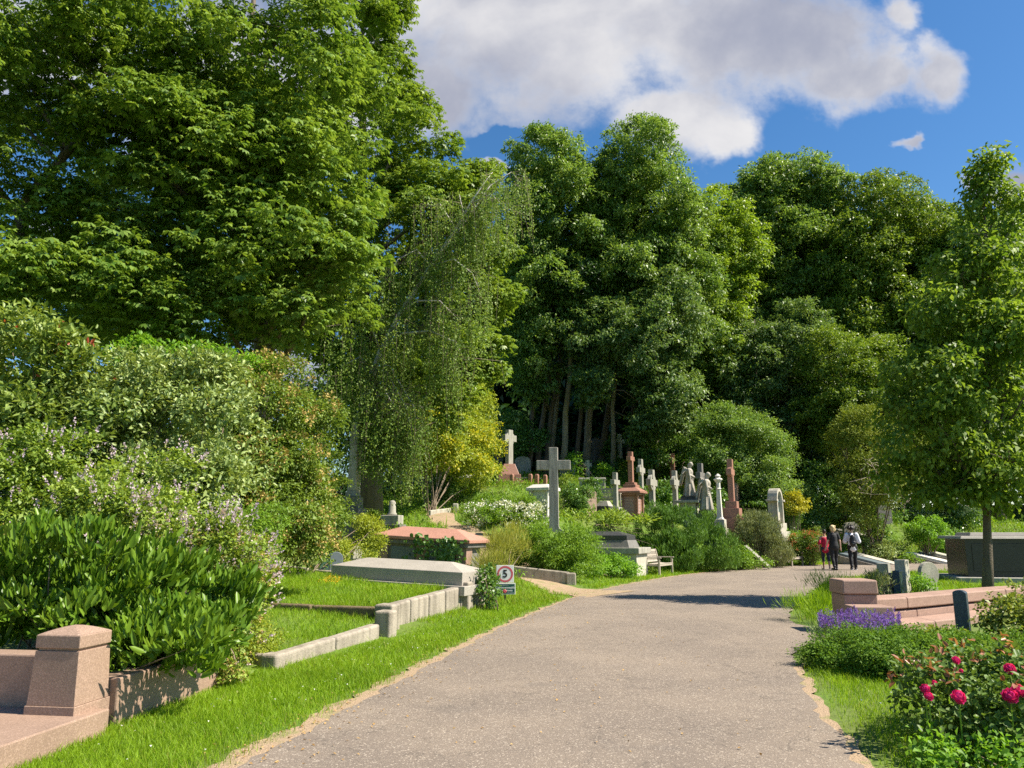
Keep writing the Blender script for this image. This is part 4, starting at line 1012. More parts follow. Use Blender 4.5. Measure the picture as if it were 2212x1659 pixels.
text('www.cwgc.org', 'signtext', gp, (w2*.85, -.0245, zt(.15)), w2*.11, ext=.0008, align='RIGHT')
mb = MB()
for q in range(5):
    a = q*1.2566; mb.ell((-.01+.022*math.cos(a), -.03, zt(.28)+.022*math.sin(a)), (.024, .006, .024), 8, 5)
mb.build('poppy', 'signred', gp, 0, True)

texts_to_mesh()
# --- benches --------------------------------------------------------------------------------------------
def bench(label, loc, yaw, L=1.25, group='wooden slatted benches'):
    """slatted garden bench facing local -y"""
    t = thing('garden_bench', label, 'bench', loc, yaw, group); D = .60
    for sx_ in (-1, 1):
        x = sx_*(L/2-.035)
        MB().box(x-.035, x+.035, -D/2, -D/2+.07, -.03, .62).build('leg', 'wood', t, .008)
        vs = []
        for xx in (x-.035, x+.035): vs += [(xx, D/2-.07, -.03), (xx, D/2, -.03), (xx, D/2+.01, .42), (xx, D/2+.15, .95), (xx, D/2+.085, .95), (xx, D/2-.06, .43)]
        MB().add(vs, [(0, 1, 2, 3, 4, 5), (11, 10, 9, 8, 7, 6)]+[(i, (i+1) % 6, (i+1) % 6+6, i+6) for i in range(6)]).build('leg', 'wood', t, .006)
        vs = []
        MB().box(x-.045, x+.045, -D/2-.05, D/2+.02, .621, .655).build('armrest', 'wood', t, .01)
        MB().box(x-.02, x+.02, -D/2+.07, D/2-.07, .33, .40).build('side_rail', 'wood', t, .006)
    MB().box(-L/2+.07, L/2-.07, -D/2+.01, -D/2+.05, .33, .405).build('front_rail', 'wood', t, .006)
    mb = MB()
    for q in range(6): y = -D/2+.0+q*.082; mb.box(-L/2+.06, L/2-.06, y, y+.062, .41-.012*math.sin(q/5*3.14), .432-.012*math.sin(q/5*3.14))
    mb.build('seat', 'wood', t, .004)
    bk = MB(); 
    yb = lambda z: D/2-.03+(z-.43)*.27
    def slab(x0, x1, za, zb, th, o): 
        return [(x0, yb(za)+o, za), (x1, yb(za)+o, za), (x1, yb(zb)+o, zb), (x0, yb(zb)+o, zb), (x0, yb(za)+o+th, za), (x1, yb(za)+o+th, za), (x1, yb(zb)+o+th, zb), (x0, yb(zb)+o+th, zb)]
    fc = [(0, 1, 2, 3), (7, 6, 5, 4), (0, 4, 5, 1), (1, 5, 6, 2), (2, 6, 7, 3), (3, 7, 4, 0)]
    bk.add(slab(-L/2+.07, L/2-.07, .86, .94, .035, 0), fc); bk.add(slab(-L/2+.07, L/2-.07, .47, .53, .03, 0), fc); bk.add(slab(-L/2+.07, L/2-.07, .70, .74, .03, 0), fc)
    n = int(L/.075)
    for q in range(n):
        x = -L/2+.1+q*(L-.2)/(n-1); bk.add(slab(x-.02, x+.02, .531, .859, .014, .008), fc)
    bk.build('backrest', 'wood', t, .003)
    return t
p = gnd(1428, 1243); bench('silvered wooden slatted bench on the grass beside the coffin-shaped tomb', (p[0]+.05, p[1]+.6, h1(p[0], p[1]+.6)), 60, 1.55)
p = at(1711, 1222, 38.2); bench('wooden bench half sunk among shrubs before the coral-flowered bush', (p[0], p[1], h1(p[0], p[1])), 50, 1.5)
l = base_at(1312, 1090, 37); bench('distant sunlit wooden bench among the graves behind the slim cross', l, -25, 1.5)
# ------------------------------------------------------------ people (walking away, local +y is forward)
M['skin'] = plain('skin', (.50, .27, .18), .5, 0, .06); M['skinlight'] = plain('fair_skin', (.62, .38, .28), .5, 0, .06)
M['hairdark'] = plain('dark_hair', (.022, .014, .012), .45, 0, .3, 60); M['hairblond'] = plain('blond_hair', (.58, .42, .22), .5, 0, .25, 60)
M['redtop'] = plain('red_cloth', (.50, .012, .05), .8, 0, .15); M['blackcloth'] = plain('black_cloth', (.012, .012, .014), .8, 0, .2); M['blackpants'] = plain('black_trousers', (.008, .008, .010), .75, 0, .2)
M['navy'] = plain('navy_denim', (.022, .028, .05), .8, 0, .2); M['whitecloth'] = plain('white_cloth', (.74, .73, .80), .8, 0, .04); M['bag'] = plain('black_nylon', (.014, .013, .02), .5, 0, .2)
M['shoe'] = plain('black_leather', (.015, .013, .013), .5, 0, .2); M['sandal'] = plain('pale_sandal', (.60, .48, .38), .6, 0, .1); M['sole'] = plain('white_sole', (.7, .68, .64), .6, 0, .05); M['eye'] = plain('eye', (.6, .58, .55), .3, 0, .05); M['grey_logo'] = plain('grey_print', (.32, .32, .34), .6, 0, .05)
def hand(mb, w, d, s, sg):
    """palm, four unequal curled fingers and a thumb; w wrist, d down direction"""
    w = np.array(w, float); d = nrm(np.array(d, float)); fwd = np.array([0, 1., 0]); fwd = nrm(fwd-d*(fwd@d)); sd = np.cross(d, fwd)
    mb.cap(w+d*.01, w+d*.075+fwd*.012, .026*s, .032*s, 8); mb.cap(w+d*.03-fwd*.012, w+d*.08-fwd*.02, .022*s, .022*s, 8)
    for i, (o, L) in enumerate(((.030, .062), (.010, .070), (-.010, .065), (-.030, .05))):
        k = w+d*.085+fwd*o; j = k+d*L*.5*s+sd*sg*.006; e = j+d*L*.38*s+sd*sg*.022
        mb.cap(k, j, .0105*s, .0098*s, 6); mb.cap(j, e, .0098*s, .0085*s, 6)
    b = w+d*.035+fwd*.03; mb.cap(b, b+d*.03+fwd*.022, .013*s, .0115*s, 6); mb.cap(b+d*.03+fwd*.022, b+d*.058+fwd*.026, .0115*s, .009*s, 6)
def person(label, loc, yaw, hgt, kind, stride=.16, phase=1):
    t = thing('person', label, 'person', loc, yaw, 'walkers on the lane'); s = hgt/1.72; V = lambda x, y, z: np.array([x*s, y*s, z*s])
    fem = kind != 'boy'; sh = .165 if fem else .185; hip = .10
    # joints
    leg = {}
    for sg in (-1, 1):
        q = stride*phase*sg
        hp = V(hip*sg, 0, .90); kn = V(.10*sg, q*.55+.03, .48); an = V(.10*sg, q-.02*(q < 0), .09+(.03 if q < 0 else 0)); leg[sg] = (hp, kn, an)
    arm = {}
    for sg in (-1, 1):
        q = -stride*phase*sg*.7; so_ = V(sh*sg, -.01, 1.40); el = V((sh+.075)*sg, q*.4-.03, 1.12)
        wr = V((sh+.095)*sg, q+.04, .88)
        if kind == 'boy': wr = V((sh+.02)*sg, .26, 1.08); el = V((sh+.085)*sg, .02, 1.12)
        arm[sg] = (so_, el, wr)
    # body: one continuous surface
    mb = MB()
    mb.cap(V(0, -.01, .96), V(0, -.01, 1.12), .125*s, .115*s, 12); mb.cap(V(0, -.01, 1.12), V(0, -.01, 1.30), .115*s, .12*s, 12); mb.cap(V(-sh*.8, -.01, 1.39), V(sh*.8, -.01, 1.39), .062*s, .062*s)
    mb.cap(V(0, -.01, 1.40), V(0, .015, 1.53), .052*s, .05*s); mb.ell(V(0, .025, 1.62), (.074*s, .092*s, .108*s)); mb.cap(V(0, .05, 1.56), V(0, .08, 1.535), .05*s, .032*s)
    mb.cap(V(0, .115, 1.62), V(0, .13, 1.595), .011*s, .014*s, 6)
    for sg in (-1, 1): mb.ell(V(.076*sg, .012, 1.615), (.012*s, .022*s, .032*s), 8, 6)
    for sg in (-1, 1):
        a, b, c = arm[sg]; ar = 1.0 if fem else .95
        mb.cap(a, b, .052*s*ar, .041*s*ar); mb.cap(b, c, .040*s*ar, .027*s*ar); hand(mb, c, (c-b), s, sg)
        h, k, n = leg[sg]; mb.cap(h, k, .085*s, .055*s); mb.cap(k, k*.55+n*.45+V(0, -.015, 0), .052*s, .054*s); mb.cap(k*.55+n*.45+V(0, -.015, 0), n, .054*s, .034*s)
        mb.cap(n+V(0, -.03, -.05), n+V(.01*sg, .14, -.055), .036*s, .03*s)
    body = mb.build('body', 'skinlight' if kind != 'red' else 'skin', t, 0, True, remesh=.0085)
    e = MB()
    for sg in (-1, 1): e.ell(V(.03*sg, .108, 1.63), (.011*s, .008*s, .008*s), 8, 6)
    e.build('eyes', 'eye', body, 0, True)
    # hair
    mb = MB()
    if kind == 'red':
        mb.ell(V(0, .005, 1.65), (.09*s, .105*s, .105*s)); mb.cap(V(0, -.08, 1.70), V(0, -.11, 1.68), .05*s, .045*s)
        mb.build('hair', 'hairdark', t, 0, True, remesh=.012)
    elif kind == 'black':
        mb.ell(V(0, -.005, 1.655), (.108*s, .118*s, .115*s))
        for q in range(18):
            a = rng.uniform(-2.6, -.5); z = rng.uniform(1.53, 1.72); mb.ell(V(.09*math.cos(a), .1*math.sin(a), z), (.035*s, .035*s, .045*s), 8, 6)
        mb.build('hair', 'hairblond', t, 0, True, remesh=.011)
    else:
        mb.ell(V(0, .0, 1.665), (.118*s, .128*s, .115*s))
        for q in range(60):
            d = rdir(1)[0]; d[2] = abs(d[2])-.35; d[1] -= .35; d = nrm(d); mb.ell(V(*(d*np.array([.135, .14, .125])+np.array([0, 0, 1.655]))), (.034*s, .034*s, .034*s), 8, 6)
        mb.build('hair', 'hairdark', t, 0, True, remesh=.010)
    # top
    mb = MB(); e_ = .016
    if kind == 'red':
        mb.cap(V(0, -.01, .86), V(0, -.01, 1.05), .175*s, .155*s, 14); mb.cap(V(0, -.01, 1.05), V(0, -.005, 1.28), .15*s, .14*s, 14); mb.cap(V(-.13, -.01, 1.36), V(.13, -.01, 1.36), .07*s, .07*s)
        for sg in (-1, 1):
            a, b, c = arm[sg]; mb.cap(a*.35+b*.65, a*.1+b*.9, .072*s, .085*s)
        mb.build('tunic_top', 'redtop', t, 0, True, remesh=.012)
    elif kind == 'black':
        mb.cap(V(0, -.02, .93), V(0, -.01, 1.08), .178*s, .16*s, 14); mb.cap(V(0, -.01, 1.08), V(0, -.005, 1.30), .155*s, .15*s, 14); mb.cap(V(-sh*.85, -.01, 1.385), V(sh*.85, -.01, 1.385), .078*s, .078*s)
        for sg in (-1, 1):
            a, b, c = arm[sg]; mb.cap(a, a*.4+b*.6, .078*s, .07*s)
        mb.build('t_shirt', 'blackcloth', t, 0, True, remesh=.012)
    else:
        mb.cap(V(0, -.015, .86), V(0, -.01, 1.10), .165*s, .155*s, 14); mb.cap(V(0, -.01, 1.10), V(0, -.005, 1.30), .155*s, .155*s, 14); mb.cap(V(-sh*.9, -.01, 1.385), V(sh*.9, -.01, 1.385), .08*s, .08*s)
        for sg in (-1, 1):
            a, b, c = arm[sg]; mb.cap(a, b*1.0, .085*s, .088*s)
        mb.build('t_shirt', 'whitecloth', t, 0, True, remesh=.012)
    # trousers
    mb = MB(); mb.cap(V(-.05, -.03, .90), V(.05, -.03, .90), .135*s, .135*s, 12)
    end = {'red': .45, 'black': .08, 'boy': .0}[kind]; r = {'red': (.10, .068, .052), 'black': (.112, .070, .05), 'boy': (.105, .078, .066)}[kind]
    for sg in (-1, 1):
        h, k, n = leg[sg]; en = k*end+n*(1-end); mb.cap(h, k, r[0]*s, r[1]*s); mb.cap(k, k*.6+en*.4+V(0, -.012, 0), r[1]*s, (r[1]-.002)*s); mb.cap(k*.6+en*.4+V(0, -.012, 0), en, (r[1]-.002)*s, r[2]*s)
        mb.cap(V(.075*sg, -.08, .92), V(.075*sg, -.06, .86), .085*s, .085*s)
    mb.build('trousers', {'red': 'navy', 'black': 'blackpants', 'boy': 'blackpants'}[kind], t, 0, True, remesh=.011)
    for sg in (-1, 1):
        h, k, n = leg[sg]; mb = MB(); g_ = n.copy(); lift = max(0, g_[2]/s-.09)
        if kind == 'red': mb.cap(n+V(0, -.045, -.068), n+V(.01*sg, .155, -.072), .030*s, .034*s)
        else: mb.cap(n+V(0, -.05, -.052), n+V(.012*sg, .16, -.06), .042*s, .04*s); mb.cap(n+V(0, -.02, .05), n+V(0, -.02, -.04), .05*s, .048*s)
        sh_ = mb.build('shoe', {'red': 'sandal', 'black': 'shoe', 'boy': 'shoe'}[kind], t, 0, True, remesh=.009)
        if kind == 'boy': MB().box(n[0]-.045*s, n[0]+.05*s, n[1]-.09*s, n[1]+.20*s, n[2]-.105*s, n[2]-.075*s, .008, .008).build('sole', 'sole', sh_, .008)
    if kind == 'boy':
        bg_ = thing('backpack', 'slim black backpack worn by the boy in white', 'backpack', loc, yaw)
        mb = MB(); mb.cap(V(0, -.22, 1.02), V(0, -.215, 1.30), .115*s, .10*s, 14); mb.ell(V(0, -.22, 1.14), (.145*s, .085*s, .2*s)); mb.build('pack', 'bag', bg_, 0, True, remesh=.012)
        mb = MB(); mb.ell(V(0, -.31, 1.06), (.10*s, .035*s, .09*s)); mb.build('front_pocket', 'bag', bg_, 0, True)
        MB().add([V(-.06, -.352, 1.04), V(-.02, -.355, 1.025), V(.07, -.350, 1.075), V(-.015, -.356, 1.045)], [(0, 1, 2, 3)]).build('emblem', 'grey_logo', bg_)
        for sg in (-1, 1): MB().tube([V(.09*sg, -.17, 1.36), V(.11*sg, -.06, 1.475), V(.12*sg, .09, 1.43), V(.13*sg, .14, 1.28), V(.13*sg, .10, 1.08), V(.10*sg, -.14, 1.02)], [.02*s]*6, 6).build('strap', 'bag', bg_, 0, True)
    return t
p = at(1786, 1228, 34.6); person('person in a red cold-shoulder tunic and cropped navy trousers, dark hair tied up', (p[0], p[1], .006), -12, 1.70, 'red', .13, -1)
p = at(1805, 1233, 33.6); person('person with short blond hair in black t-shirt and black trousers', (p[0], p[1], .006), 6, 1.86, 'black', .10, 1)
p = at(1845, 1230, 34.2); person('person with curly dark hair, white t-shirt and black trousers wearing a backpack', (p[0], p[1], .006), -12, 1.84, 'boy', .14, 1)
# ------------------------------------------------------------ plants
def part_pts(P, o): return P-np.array(o)
def auto_n(B, lai, L, W, m):
    return max(60, int(lai*np.pi*(B[:, 3]*B[:, 5]*.6+B[:, 4]*B[:, 5]*.4).sum()/(.5*L*W)/m))
def make_foliage(t, org, B, mat, L, W, lai=5, m=7, lump=None, shape='kite', droop=.25, flat=.5, zbias=.35, inner=.3, cr=None, upN=.9, spread=.9, zmin=None, name='foliage', fold=.25, n_lumps=None, wide=.45):
    vol = float((B[:, 3]*B[:, 4]*B[:, 5]).sum()); lump = lump or .33*float(B[:, 3:].min())
    n_lumps = n_lumps or int(np.clip(3.2*vol/lump**3*.35, 12, 700))
    n = auto_n(B, lai, L, W, m)
    pos, out, cen = lump_clusters(B, n_lumps, lump, n, inner, zbias, .8, zmin)
    P, D, Nn, LL, WW = leafset(pos, out, m, cr or lump*.22, L, W, droop, upN, flat, spread)
    V, F = leafverts(P-np.array(org), D, Nn, LL, WW, shape, fold, .15, wide)
    return quads(name, V, V.shape[1], F, mat, t), pos, out, cen
def stems(t, org, targets, n, r, mat='twig', name='stems', base_r=.15):
    mb = MB(); idx = rng.choice(len(targets), min(n, len(targets)), replace=False)
    for i in idx:
        e = targets[i]-np.array(org); b = np.array([rng.normal()*base_r, rng.normal()*base_r, -.1]); mid = b*.5+e*.5+np.array([0, 0, .12*e[2]])+rng.normal(size=3)*.06*abs(e[2])
        mb.tube([b, b*.7+mid*.3, mid, mid*.4+e*.6, e], [r, r*.9, r*.7, r*.45, r*.15], 5, False)
    return mb.build(name, mat, t, 0, True)
def bush(name, label, cat, bl, mat, L, W, group=None, lai=5, base=None, stem=12, stem_r=.015, px=True, **kw):
    B = blobs_px(bl) if px else np.array(bl, float)
    if base is None:
        x, y = B[0, 0], B[0, 1]; base = (x, y, h1(x, y))
    t = thing(name, label, cat, base, 0, group)
    o, pos, out, cen = make_foliage(t, base, B, mat, L, W, lai, zmin=kw.pop('zmin', base[2]+.02), **kw)
    if stem: stems(t, base, cen, stem, stem_r)
    t['_n'] = 0; del t['_n']
    return t, base, B, pos, out
def flowers(t, base, pts, dirs, mat, kind, size, m=10, name='flowers', stuff=False):
    """blossom heads as tight clumps of small petals"""
    n = len(pts); i = np.repeat(np.arange(n), m)
    if kind == 'spike': off = dirs[i]*(rng.random((len(i), 1))*size*2.6)+rng.normal(size=(len(i), 3))*size*.22
    else: off = rng.normal(size=(len(i), 3))*size*.42
    D = nrm(off/size+dirs[i]*.5+rng.normal(size=(len(i), 3))*.5)
    V, F = leafverts(pts[i]+off-np.array(base), D, rdir(len(i)), np.full(len(i), size*.55)*rng.uniform(.7, 1.2, len(i)), np.full(len(i), size*.45), 'kite')
    o = quads(name, V, V.shape[1], F, mat, t)
    if stuff: o['kind'] = 'stuff'
    return o
def outer_pick(B, pos, out, n, cond=None, push=.03):
    e = np.full(len(pos), 9.)
    for b in B: e = np.minimum(e, (((pos-b[:3])/b[3:])**2).sum(1))
    k = np.where(e > .55)[0]
    if cond is not None: k = k[cond(pos[k])]
    k = rng.choice(k, min(n, len(k)), replace=False); return pos[k]+out[k]*push, out[k]

# ---- shrubs near the camera on the house side
bush('laurel_bush', 'glossy dark green laurel bush leaning over the pink granite wall', 'bush',
     [(170, 1280, 200, 125, 7.9, .7), (390, 1340, 125, 120, 8.2, .6), (40, 1290, 130, 120, 7.7, .6), (280, 1260, 150, 100, 8.3, .7), (330, 1390, 110, 70, 7.6, .45), (395, 1378, 80, 58, 7.9, .6), (300, 1392, 70, 50, 7.3, .42), (435, 1392, 72, 40, 7.5, .7)], 'laurel', .125, .042, lai=6, m=9, lump=.24, shape='oval', droop=-.9, zbias=.35, cr=.05, spread=.6, upN=.2, stem=24, zmin=.3)
t, b, B, pos, out = bush('ceanothus_bush', 'loose bush of small leaves with lilac flower spikes above the laurel', 'bush',
     [(120, 1080, 230, 130, 10.0, .9), (370, 1160, 160, 150, 9.6, .8), (470, 1310, 80, 120, 9.2, .45), (230, 1170, 180, 120, 9.4, .8), (20, 1180, 140, 110, 9.3, .6), (430, 1240, 110, 120, 9.3, .5)], 'cean', .062, .036, lai=5.5, m=9, lump=.26, droop=.1, cr=.06, stem=26, zmin=.15)
q, d = outer_pick(B, pos, out, 620, lambda p: (p[:, 1] < 10.3) & ((p[:, 0] > -4.3) | (rng.random(len(p)) < .3)), .07)
d = nrm(d+np.array([0, 0, .8])); flowers(t, b, q, d, 'lilac', 'spike', .05, 14, 'flower_spikes', True)
q, d = outer_pick(B, pos, out, 320, lambda p: (p[:, 1] < 10.0) & (p[:, 2] < 1.6), .03); flowers(t, b, q, d, 'seed', 'ball', .055, 14, 'seed_heads', True)
t, b, B, pos, out = bush('trailing_shrub', 'dry straggly shrub of brown seed heads hanging over the end of the granite wall', 'bush', [(478, 1390, 38, 95, 8.75, .2), (490, 1450, 26, 45, 8.6, .15)], 'cean', .05, .028, lai=4, m=8, lump=.12, zmin=.03, cr=.05)
q, d = outer_pick(B, pos, out, 230, None, .02); flowers(t, b, q, d, 'seed', 'ball', .04, 12, 'seed_heads', True)
bush('spreading_shrub', 'soft yellow-green shrub spilling over the low kerb next to the brown seed heads', 'bush', [(545, 1360, 40, 75, 9.9, .3), (520, 1300, 45, 60, 10.2, .35), (556, 1420, 26, 35, 9.6, .2)], 'ygreen', .035, .018, lai=5, m=10, lump=.13, zmin=.03, cr=.05)
t, b, B, pos, out = bush('photinia_bush', 'tall broad-leaved bush with red young tips under the chestnut branches', 'bush', [(70, 850, 170, 190, 11.5, 1.1), (180, 900, 110, 130, 11.2, .9), (30, 720, 120, 60, 11.6, .6)], 'phot', .11, .048, lai=5.5, m=7, lump=.34, shape='oval', droop=-.05, cr=.09, stem=20, stem_r=.02)
q, d = outer_pick(B, pos, out, 22, lambda p: p[:, 2] > 3.6, .06)
Pf, Df, Nf, LL, WW = leafset(q+np.array([0, 0, .04]), d, 5, .02, .085, .032, -.6, .3, 1, .7); V, F = leafverts(Pf-np.array(b), Df, Nf, LL, WW, 'oval'); quads('red_tips', V, 6, F, 'photred', t)
bush('silvery_bush', 'large silvery green bush between the red-tipped bush and the brown-flowered shrub', 'bush', [(370, 930, 190, 160, 12.0, 1.1), (450, 1070, 110, 110, 11.3, .8), (260, 900, 130, 120, 11.8, .9), (350, 1040, 140, 110, 11.4, .8)], 'elae', .085, .042, lai=5, m=7, lump=.32, shape='oval', droop=.05, cr=.08, stem=20, stem_r=.02)
bush('mock_orange', 'bright green leafy shrub poking out behind the silvery bush', 'bush', [(370, 790, 150, 50, 14, .8), (300, 770, 80, 45, 14, .6), (470, 800, 70, 40, 14.2, .6)], 'phil', .085, .042, lai=6, m=7, lump=.26, droop=.2, base=(at(380, 800, 14.2)[0], 14.2, .3), stem=24, stem_r=.014, zmin=1.5)
t, b, B, pos, out = bush('viburnum_bush', 'dense rounded shrub covered in brown flower heads beside the tall shaft', 'bush', [(565, 950, 135, 160, 14.6, 1.3), (600, 1080, 115, 120, 14.2, 1.0), (655, 950, 62, 120, 15, .7), (500, 860, 80, 75, 14.6, .9), (590, 1165, 100, 45, 14.2, .9), (660, 1130, 55, 70, 14.6, .6)], 'vib', .066, .034, lai=6, m=8, lump=.33, droop=.35, cr=.07, stem=24, stem_r=.018)
q, d = outer_pick(B, pos, out, 360, lambda p: (p[:, 1] < 14.9), .08); flowers(t, b, q, d, 'seed', 'ball', .095, 18, 'flower_heads', True)
bush('juniper_shrub', 'flat spreading dark shrub under the silvery bush', 'bush', [(480, 1140, 95, 45, 11.2, .6), (560, 1130, 60, 40, 11.6, .5), (540, 1190, 60, 30, 11.6, .5)], 'herb', .05, .02, lai=5, m=9, lump=.16, cr=.06)
bush('weedy_patch', 'yellowish weeds around the small headstones at the slab tomb', 'plant', [(650, 1190, 50, 22, 17.5, .5), (750, 1190, 40, 28, 19, .5), (790, 1160, 35, 40, 20.5, .5), (810, 1190, 25, 25, 19.6, .4)], 'ygreen', .06, .03, lai=5, m=9, lump=.18, cr=.07)
bush('climbing_rose', 'leafy climber draped over the dark steps of the tall shaft', 'plant', [(720, 1060, 24, 80, 23, .35), (715, 1140, 26, 40, 22.6, .35), (800, 1140, 18, 40, 23.4, .25)], 'vib', .08, .045, lai=4, m=8, lump=.22, cr=.09)

# ---- trees
def make_tree(name, label, base, bl, mat, L, W, lai=4.5, m=8, lump=1.0, palm=0, trunk=None, tr=.3, bark='bark', limbs=10, limb_r=.10, group=None, px=True, twigs=0, **kw):
    B = blobs_px(bl) if px else np.array(bl, float); base = np.array(base, float)
    t = thing(name, label, 'tree', base, 0, group)
    vol = float((B[:, 3]*B[:, 4]*B[:, 5]).sum()); n_l = int(np.clip(kw.pop('nl', 1.3)*vol/lump**3*1.1, 30, 2600)); lai = lai*1.5; zlim = kw.pop('limb_min', .8)
    if palm:
        area = np.pi*(B[:, 3]*B[:, 5]*.6+B[:, 4]*B[:, 5]*.4).sum(); n = int(lai*area/(6*.5*L*L*.4*.85))
        pos, out, cen = lump_clusters(B, n_l, lump, n, kw.get('inner', .3), .45, .6)
        pos = pos+rng.normal(size=pos.shape)*.06
        V, F = palmate(pos-base, out, L); quads('crown', V, 4, F, mat, t)
    else:
        n = auto_n(B, lai, L, W, m)
        pos, out, cen = lump_clusters(B, n_l, lump, n, kw.pop('inner', .3), kw.pop('zbias', .5), .7)
        P, D, Nn, LL, WW = leafset(pos, out, m, kw.pop('cr', lump*.2), L, W, kw.pop('droop', .4), .8, .5, .9)
        V, F = leafverts(P-base, D, Nn, LL, WW, 'kite', .25, .2); quads('crown', V, 4, F, mat, t)
    mb = MB(); cz = B[:, :3].mean(0); top = trunk[-1] if trunk is not None else np.array([cz[0], cz[1], B[:, 2].max()])
    pts = [np.array(p, float)-base for p in trunk] if trunk is not None else [base*0+np.array([0, 0, -.4])]+[(top-base)*k+np.array([rng.normal()*.25*k, rng.normal()*.2, 0]) for k in (.12, .3, .5, .7, .85, 1)]
    n = len(pts); rad = [tr*(1-.9*(i/(n-1))**.9) for i in range(n)]; rad[0] = tr*1.25; mb.tube(pts, rad, 10)
    PT = np.array(pts)
    ci = rng.choice(len(cen), min(limbs, len(cen)), replace=False)
    for i in ci:
        e = cen[i]-base; k = PT[:, 2]; zz = np.clip(e[2]-.35*np.linalg.norm(e[:2]-PT[-1][:2])-rng.uniform(.2, 1.5), max(zlim, PT[1][2] if n > 2 else 1), PT[-1][2]*.95)
        j = int(np.clip(np.searchsorted(k, zz), 1, n-1)); f = (zz-k[j-1])/(k[j]-k[j-1]+1e-9); s = PT[j-1]*(1-f)+PT[j]*f; rs = min(limb_r, rad[j]*.75)
        mid = s*.5+e*.5+np.array([0, 0, .10*np.linalg.norm(e-s)])*rng.uniform(-.3, 1)+rng.normal(size=3)*.12*np.linalg.norm(e-s)*.5
        q = [s, s*.6+mid*.4, mid, mid*.5+e*.5+rng.normal(size=3)*.1, e]; mb.tube(q, [rs, rs*.8, rs*.6, rs*.4, rs*.12], 6, False)
        for _ in range(twigs):
            z = mid+rng.uniform(0, 1)*(e-mid); w_ = z+rng.normal(size=3)*np.array([1, 1, .6])*lump*.9; mb.tube([z, (z+w_)/2+rng.normal(size=3)*.08, w_], [rs*.3, rs*.2, rs*.06], 5, False)
    mb.build('trunk', bark, t, 0, True)
    return t
G1 = 'horse chestnuts along the lane'
b0 = at(560, 1110, 18.5); b0[2] = h1(b0[0], b0[1])
make_tree('chestnut_tree', 'large horse chestnut whose drooping pale leaves fill the sky over the shrubs', b0,
  [(430, 430, 330, 270, 17.5, 3.2), (640, 560, 160, 190, 16.5, 2.2), (260, 620, 230, 110, 15, 2.0), (560, 150, 260, 230, 17.5, 3.0), (690, 330, 130, 260, 17, 2.3), (420, 690, 190, 70, 15.5, 1.6), (330, 180, 240, 220, 16.5, 2.6), (640, 690, 90, 80, 16.5, 1.4), (500, 560, 200, 130, 16, 1.8), (380, 330, 200, 130, 15.5, 1.6), (560, 330, 140, 130, 15.8, 1.5)],
  'chest', .185, 0, lai=5.0, lump=.60, nl=.85, palm=1, tr=.32, limbs=26, limb_r=.12, twigs=3, group=G1, trunk=[b0-[0, 0, .3], at(565, 900, 18.5), at(568, 740, 18.6), at(545, 520, 18.4), at(520, 300, 18.2), at(540, 80, 18.2), at(560, -120, 18.2)])
b0 = at(-70, 1110, 15.5); b0[2] = h1(b0[0], b0[1])
make_tree('chestnut_tree', 'horse chestnut at the edge of view with gaps of sky through its boughs', b0,
  [(60, 260, 200, 150, 15, 2.4), (-80, 480, 220, 220, 15, 2.4), (130, 70, 230, 130, 15.5, 2.6), (60, 620, 140, 70, 13.5, 1.3), (120, 470, 120, 70, 15.5, 1.4), (-30, 100, 220, 200, 15, 2.5)],
  'chest', .175, 0, lai=3.4, lump=.6, nl=.7, palm=1, tr=.3, limbs=16, limb_r=.11, twigs=3, group=G1, trunk=[b0-[0, 0, .3], at(-20, 800, 15.6), at(10, 600, 15.6), at(60, 430, 15.7), at(170, 300, 16), at(300, 180, 16.2)])
b0 = at(800, 1090, 29); b0[2] = h1(b0[0], b0[1])
make_tree('chestnut_tree', 'tall sunlit horse chestnut behind the weeping birch', b0,
  [(860, 600, 210, 250, 28.5, 3.8), (800, 200, 95, 230, 29.5, 2.3), (880, 330, 85, 170, 29, 2.2), (985, 480, 100, 160, 28, 2.4), (1020, 720, 92, 150, 27.5, 2.2), (960, 850, 90, 80, 28, 1.8), (800, 780, 110, 110, 29, 2.0), (820, 40, 60, 130, 30, 1.6), (1040, 420, 50, 90, 28.5, 1.4)],
  'chest2', .21, 0, lai=4.8, lump=.7, nl=.8, palm=1, tr=.45, limbs=26, limb_r=.13, twigs=2, group=G1, trunk=[b0-[0, 0, .3], at(800, 900, 29), at(790, 720, 29), at(775, 520, 29.3), at(785, 330, 29.6), at(780, 130, 30), at(790, -60, 30)])
b0 = at(300, 1100, 33); b0[2] = h1(b0[0], b0[1])
make_tree('dark_tree', 'dark leafy tree seen through the chestnut boughs', b0, [(330, 560, 260, 200, 33, 3.0), (600, 600, 130, 230, 33, 3), (180, 700, 150, 80, 33, 2.4), (520, 330, 200, 180, 33, 3)], 'ashblue', .22, .10, lai=3.2, m=9, lump=1.1, tr=.4, limbs=16)

